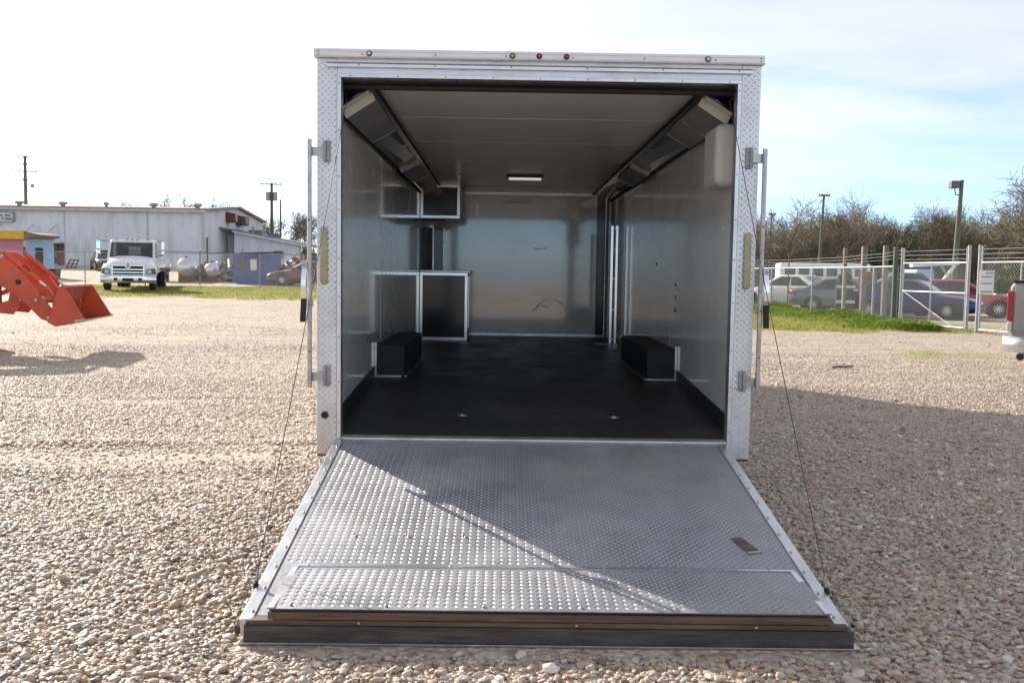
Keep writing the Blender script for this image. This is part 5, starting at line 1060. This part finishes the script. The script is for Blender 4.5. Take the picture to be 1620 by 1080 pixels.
# ------------------------------------------------------------------ poles
def upole(label, x, y, h, r=.16, arms=(), lean=(0, 0), m='wood_pole', name='utility_pole', extra=None):
    z0 = H(x, y); p = thing(name, label, 'pole', (x, y, z0))
    MB().tube((0, 0, -.2), (lean[0], lean[1], h), r, r * .62, n=12).build('shaft', m, p, smooth=True)
    for z_, w_ in arms:
        f = z_ / h; c = Vector((lean[0] * f, lean[1] * f - .14, z_)); a = MB().bar(c - Vector((w_ / 2, .0, 0)), c + Vector((w_ / 2, 0, 0)), .10, .12).build('crossarm', m, p)
        for t_ in (-.45, -.2, .2, .45): MB().lathe([(0, 0), (.04, 0), (.06, .08), (.03, .16), (0, .17)], (c.x + w_ * t_, c.y, c.z + .06), 'z', 8).build('insulator', 'galv', a)
    if extra == 'transformer':
        for s in (-1, 1): MB().tube((s * .38, 0, 7.0), (s * .38, 0, 7.9), .24, n=12).build('transformer', 'galv', p, smooth=True)
    if extra == 'lamp':
        MB().path([(0, 0, h - 4.2), (.5, -.1, h - 4.0), (.8, -.1, h - 3.6)], .04, 6).build('lamp_arm', 'galv', p); MB().lathe([(0, 0), (.2, 0), (.25, .15), (.12, .40), (0, .42)], (.85, -.1, h - 3.6), 'z', 10).build('lamp_head', 'galv', p)
    if extra == 'flood':
        b_ = MB().path([(lean[0] - .10, -.05, h - .95), (lean[0] - .38, -.05, h - .92), (lean[0] - .45, -.05, h - .55)], .035, 6).build('lamp_arm', 'dark_grey', p)
        MB().box(lean[0] - .75, lean[0] - .22, -.25, .22, h - .52, h - .06).build('floodlight', 'dark_grey', p, bevel=.04)
    return p
upole('tall utility pole with crossarms behind the warehouse roof', -55.2, 110, 12.4, .26, ((10.6, 3.0), (11.4, 1.2), (12.2, 1.4), (9.6, .8)), extra='lamp')
upole('utility pole with paired transformers above the lean-to shed', -24.55, 100, 8.85, .22, ((8.7, 2.2),), extra='transformer')
upole('plain thin pole beside the transformer pole', -24.8, 105, 7.5, .14)
upole('greenish leaning light pole with dark floodlight above the gate', 28.5, 60, 7.75, .20, lean=(.25, 0), m='pole_green', name='light_pole', extra='flood')
upole('leaning slim pole rising before the bare woods', 24.85, 75, 8.0, .14, ((7.9, .9),), lean=(.25, 0), m='pole_green')
upole('thin distant pole next to the trailer, before the woods', 25.1, 90, 7.5, .11, ((7.3, .7),), lean=(.15, 0))
for (a, b, s_) in (((-24.55, 99.9, 9.9), (-8, 112, 8.2), .9), ((-24.8, 105, 7.2), (-6, 118, 6.4), .6)):
    A, B = Vector(a), Vector(b); pts = []
    for k in range(13):
        t = k / 12; q = A.lerp(B, t); q.z -= s_ * 4 * t * (1 - t) * .5; pts.append(q)
    tag(MB().path(pts, .018, 4).build('overhead_wire', 'cable'), 'upper overhead wire running from the transformer pole' if s_ > .8 else 'lower overhead wire running from the thin pole', 'wire')

# ------------------------------------------------------------------ trees
def bare_tree(seed, h, spread=1.0, dens=1.0):
    rd = random.Random(seed); T = MB(); Cn = MB(); cnt = [0]
    def rv(k): return Vector((rd.gauss(0, k), rd.gauss(0, k), rd.gauss(0, k)))
    def grow(p, d, L, r, lvl):
        n = 3 if lvl < 2 else 2; q = p
        for i in range(n):
            d = (d + rv(.13 + .04 * lvl) + Vector((0, 0, .06))).normalized(); e = q + d * (L / n); r2 = r * .82
            (T if lvl < 2 else Cn).tube(q, e, r, r2, n=6 if lvl < 1 else (4 if lvl < 2 else 3), caps=False); cnt[0] += 1
            q, r = e, r2
            if lvl < 4 and (i > 0 or lvl > 0):
                for _ in range(int((3, 3, 3, 2)[lvl] * dens + rd.random() * .7)):
                    az = rd.uniform(0, 6.283); u = d.orthogonal().normalized(); u.rotate(Matrix.Rotation(az, 3, d)) if False else None
                    u = (Matrix.Rotation(az, 3, d) @ d.orthogonal()).normalized(); a = rd.uniform(.45, .95) * spread
                    nd = (d * math.cos(a) + u * math.sin(a)).normalized()
                    grow(q, nd, L * rd.uniform(.50, .72), max(r * .62, .020), lvl + 1)
    grow(Vector((0, 0, -.1)), Vector((rd.gauss(0, .05), rd.gauss(0, .05), 1)), h * .50, h * .017, 0)
    return T, Cn
protos = []
for i in range(7):
    T, Cn = bare_tree(40 + i, 1 * (8.2 + .5 * i), spread=.8 + .06 * i, dens=1.0)
    protos.append((T.mesh('trunk', 'bark'), Cn.mesh('crown', 'twig' if i % 3 else 'twig_pale')))
def place_tree(x, y, k, sc, label, group=None, name='bare_tree'):
    t = thing(name, label, 'tree', (x, y, H(x, y) - .05), random.uniform(0, 6.28), group); t.scale = (sc * random.uniform(.9, 1.15), sc * random.uniform(.9, 1.15), sc)
    for nm, me in zip(('trunk', 'crown'), protos[k]):
        o = bpy.data.objects.new(nm, me); COL.objects.link(o); o.parent = t
    return t
GW = 'bare trees of the wood beyond the car yard'
rt = random.Random(5)
for row, (yr, n_) in enumerate(((88, 16), (97, 18), (108, 20), (120, 20))):
    for i in range(n_):
        x = (.235 + (.60 - .235) * (i + rt.uniform(-.4, .4)) / (n_ - 1)) * yr * 1.02 + 1.5
        sc = rt.uniform(.64, .88) * (1 + .10 * row) * (.90 + .12 * math.sin(i * 1.7 + row)) * .98
        place_tree(x, yr + rt.uniform(-3.5, 3.5), rt.randrange(7), sc, 'bare grey-brown tree in the wood beyond the car yard', GW)
place_tree(44.5, 77, 3, 1.02, 'tall bare tree at the right edge, in front of the wood')
place_tree(47.5, 80, 5, 1.12, 'taller bare tree cut by the right edge of the photo')
for x, y, k, s_ in ((-39.9, 118, 2, 1.0), (-36.5, 121, 4, .88), (-51.5, 119, 1, .82), (-48.8, 122, 6, .8)): place_tree(x, y, k, s_, 'bare pale treetop rising behind the warehouse roof', 'treetops behind the warehouse')
for i in range(11): place_tree(-30 + i * 2.1 + rt.uniform(-.5, .5), 116 + rt.uniform(-5, 6), rt.randrange(7), rt.uniform(.62, .80), 'bare tree in the grove behind the lean-to shed', 'grove behind the lean-to shed')
def leafy(x, y, w, h, n, m, label, seed, leaf=.22, group=None, name='evergreen_tree', cat='tree', low=.15):
    r_ = np.random.default_rng(seed); t = thing(name, label, cat, (x, y, H(x, y)), 0, group)
    MB().tube((0, 0, -.1), (0, 0, h * .8), .09 * h / 4, .02, n=8).build('trunk', 'bark', t)
    nc = 26; cc = r_.normal(0, 1, (nc, 3)); cc /= np.linalg.norm(cc, axis=1)[:, None]; cc *= r_.uniform(.35, 1, (nc, 1)); cr_ = r_.uniform(.16, .34, nc)
    idx = r_.integers(0, nc, n); d = r_.normal(0, 1, (n, 3)); d /= np.linalg.norm(d, axis=1)[:, None]
    P = cc[idx] + d * (cr_[idx] * r_.uniform(.5, 1.05, n) ** .5)[:, None]
    P = P * np.array([w / 2, w / 2, h * (1 - low) / 2]) + np.array([0, 0, h * low + h * (1 - low) / 2])
    a = r_.normal(0, 1, (n, 3)); a /= np.linalg.norm(a, axis=1)[:, None]; b = np.cross(a, d); b /= np.linalg.norm(b, axis=1)[:, None] + 1e-6
    s = leaf * r_.uniform(.5, 1.2, n)[:, None]
    V = np.stack([P - a * s * .5, P + b * s * .22, P + a * s * .5, P - b * s * .22], 1).reshape(-1, 3)
    npmesh('crown', V, np.arange(4 * n).reshape(n, 4), m, t); return t
leafy(35.8, 86, 4.6, 6.2, 5000, 'evergreen', 'dark evergreen standing among the bare trees left of the light pole', 1)
leafy(33.0, 84, 3.6, 4.4, 3500, 'evergreen', 'low dark evergreen shrub at the foot of the wood', 2)
leafy(44.2, 76, 5.0, 3.9, 4500, 'brush_green', 'bushy green conifer behind the far gate leaf', 3)
leafy(40.0, 74, 3.2, 3.0, 3000, 'brush_green', 'smaller green bush next to the conifer', 4)
leafy(27.6, 84, 3.5, 3.2, 2500, 'brush_green', 'yellow-green bush behind the white bus', 5)
leafy(22.5, 82, 3.0, 2.6, 2200, 'evergreen', 'dark shrub behind the white sedan', 6)
# undergrowth: one tangled mass
def brush(nm, label, x0, x1, y0, y1, hmax, n, m, seed, w=.03):
    r_ = np.random.default_rng(seed); x = r_.uniform(x0, x1, n); y = r_.uniform(y0, y1, n)
    hgt = hmax * r_.beta(2.0, 2.2, n) * (.65 + .35 * np.sin(x * .9 + 2 * np.sin(x * .31))); z = hz(x, y)
    tip = np.stack([x + r_.normal(0, .6, n), y + r_.normal(0, .6, n), z + hgt], 1); base = np.stack([x, y, z + hgt * r_.uniform(0, .55, n)], 1)
    s = np.stack([np.cos(r_.uniform(0, 6.28, n)), np.sin(r_.uniform(0, 6.28, n)), np.zeros(n)], 1) * w
    V = np.stack([base - s, base + s, tip], 1).reshape(-1, 3)
    o = npmesh(nm, V, np.arange(3 * n).reshape(n, 3), m, kind='stuff'); o['label'] = label; return o
brush('undergrowth', 'tangled brown undergrowth along the edge of the wood', 20, 78, 84, 104, 4.6, 34000, 'brush_brown', 21, .055)
brush('undergrowth', 'olive-brown saplings filling the wood behind the bare trees', 24, 85, 104, 126, 7.0, 26000, 'brush_olive', 24, .05)
brush('undergrowth', 'tangled brown undergrowth behind the lean-to shed', -34, -4, 108, 120, 5.0, 8000, 'brush_brown', 22, .05)
for i in range(13): place_tree(-6 + i * 2.5 + rt.uniform(-.6, .6), 112 + rt.uniform(-6, 8), rt.randrange(7), rt.uniform(.70, .92), 'bare tree of the wood line hidden behind the trailer', 'trees behind the trailer')
brush('undergrowth', 'brown undergrowth of the wood line behind the trailer', -8, 26, 104, 118, 5.2, 12000, 'brush_brown', 25, .055)
brush('weeds', 'rough green weeds at the foot of the wood', 20, 70, 76, 86, 1.8, 9000, 'brush_green', 23, .05)

# ------------------------------------------------------------------ grass and weeds
def blades(nm, label, x0, x1, y0, y1, n, h, m, seed, w=.012, thr=.45, fac=None):
    r_ = np.random.default_rng(seed); x = r_.uniform(x0, x1, n); y = r_.uniform(y0, y1, n)
    pr_ = turf(x, y); nzv = .5 + .28 * np.sin(x * 1.7 + 1.3 * np.sin(y * .9)) + .22 * np.sin(y * 2.3 + x * .8)
    k = r_.random(n) < np.clip((pr_ + nzv * .5 - thr) * 1.6, 0, 1); x, y = x[k], y[k]; n = len(x)
    hh = h * r_.uniform(.35, 1.2, n) * (fac(x, y) if fac else 1); z = hz(x, y); a = r_.uniform(0, 6.28, n)
    s = np.stack([np.cos(a), np.sin(a), 0 * a], 1) * w; base = np.stack([x, y, z - .01], 1); tip = base + np.stack([r_.normal(0, .45, n) * hh, r_.normal(0, .45, n) * hh, hh], 1)
    V = np.stack([base - s, base + s, tip], 1).reshape(-1, 3)
    o = npmesh(nm, V, np.arange(3 * n).reshape(n, 3), m, kind='stuff'); o['label'] = label; return o
blades('grass', 'thin sunlit grass along the left fence', -30, -3, 37, 53, 60000, .10, 'grass_blade', 31, .02, .62)
blades('grass', 'short grass verge before the car yard fence', 4, 12.6, 22, 45, 60000, .09, 'grass_blade', 32, .012, .5)
blades('grass', 'sparse grass patch in the gravel before the pickup', 5.2, 12, 14.5, 20.5, 22000, .045, 'grass_blade', 33, .006, .62)
# leafy weeds hugging the fence
r_ = np.random.default_rng(77); n = 34000
t = r_.random(n); y = 24.6 + t * 20; xf = np.interp(y, [24, 25.5, 28, 30.6, 33.7, 37, 45], [11.0, 11.2, 11.5, 11.8, 11.95, 11.9, 11.3])
x = xf - np.abs(r_.normal(0, 1, n)) * (.9 + .9 * sstep(27, 38, y)) + .35; lump = .45 + .35 * np.sin(x * 2.1 + y * 1.1) * np.sin(y * 1.7) + .25 * np.sin(y * .8)
hh = np.clip(.27 * lump + .04, .02, .34) * np.exp(-((xf - x) / 2.2) ** 2); z = hz(x, y) + hh * r_.random(n) ** .5
d = r_.normal(0, 1, (n, 3)); d[:, 2] = np.abs(d[:, 2]) * .6; d /= np.linalg.norm(d, axis=1)[:, None]; a = np.cross(d, r_.normal(0, 1, (n, 3))); a /= np.linalg.norm(a, axis=1)[:, None]
s = r_.uniform(.02, .06, n)[:, None]; P = np.stack([x, y, z], 1)
V = np.stack([P - d * s, P + a * s * .5, P + d * s, P - a * s * .5], 1).reshape(-1, 3)
o = npmesh('weeds', V, np.arange(4 * n).reshape(n, 4), 'weed_leaf', kind='stuff'); o['label'] = 'lush bright green weeds along the foot of the car yard fence'
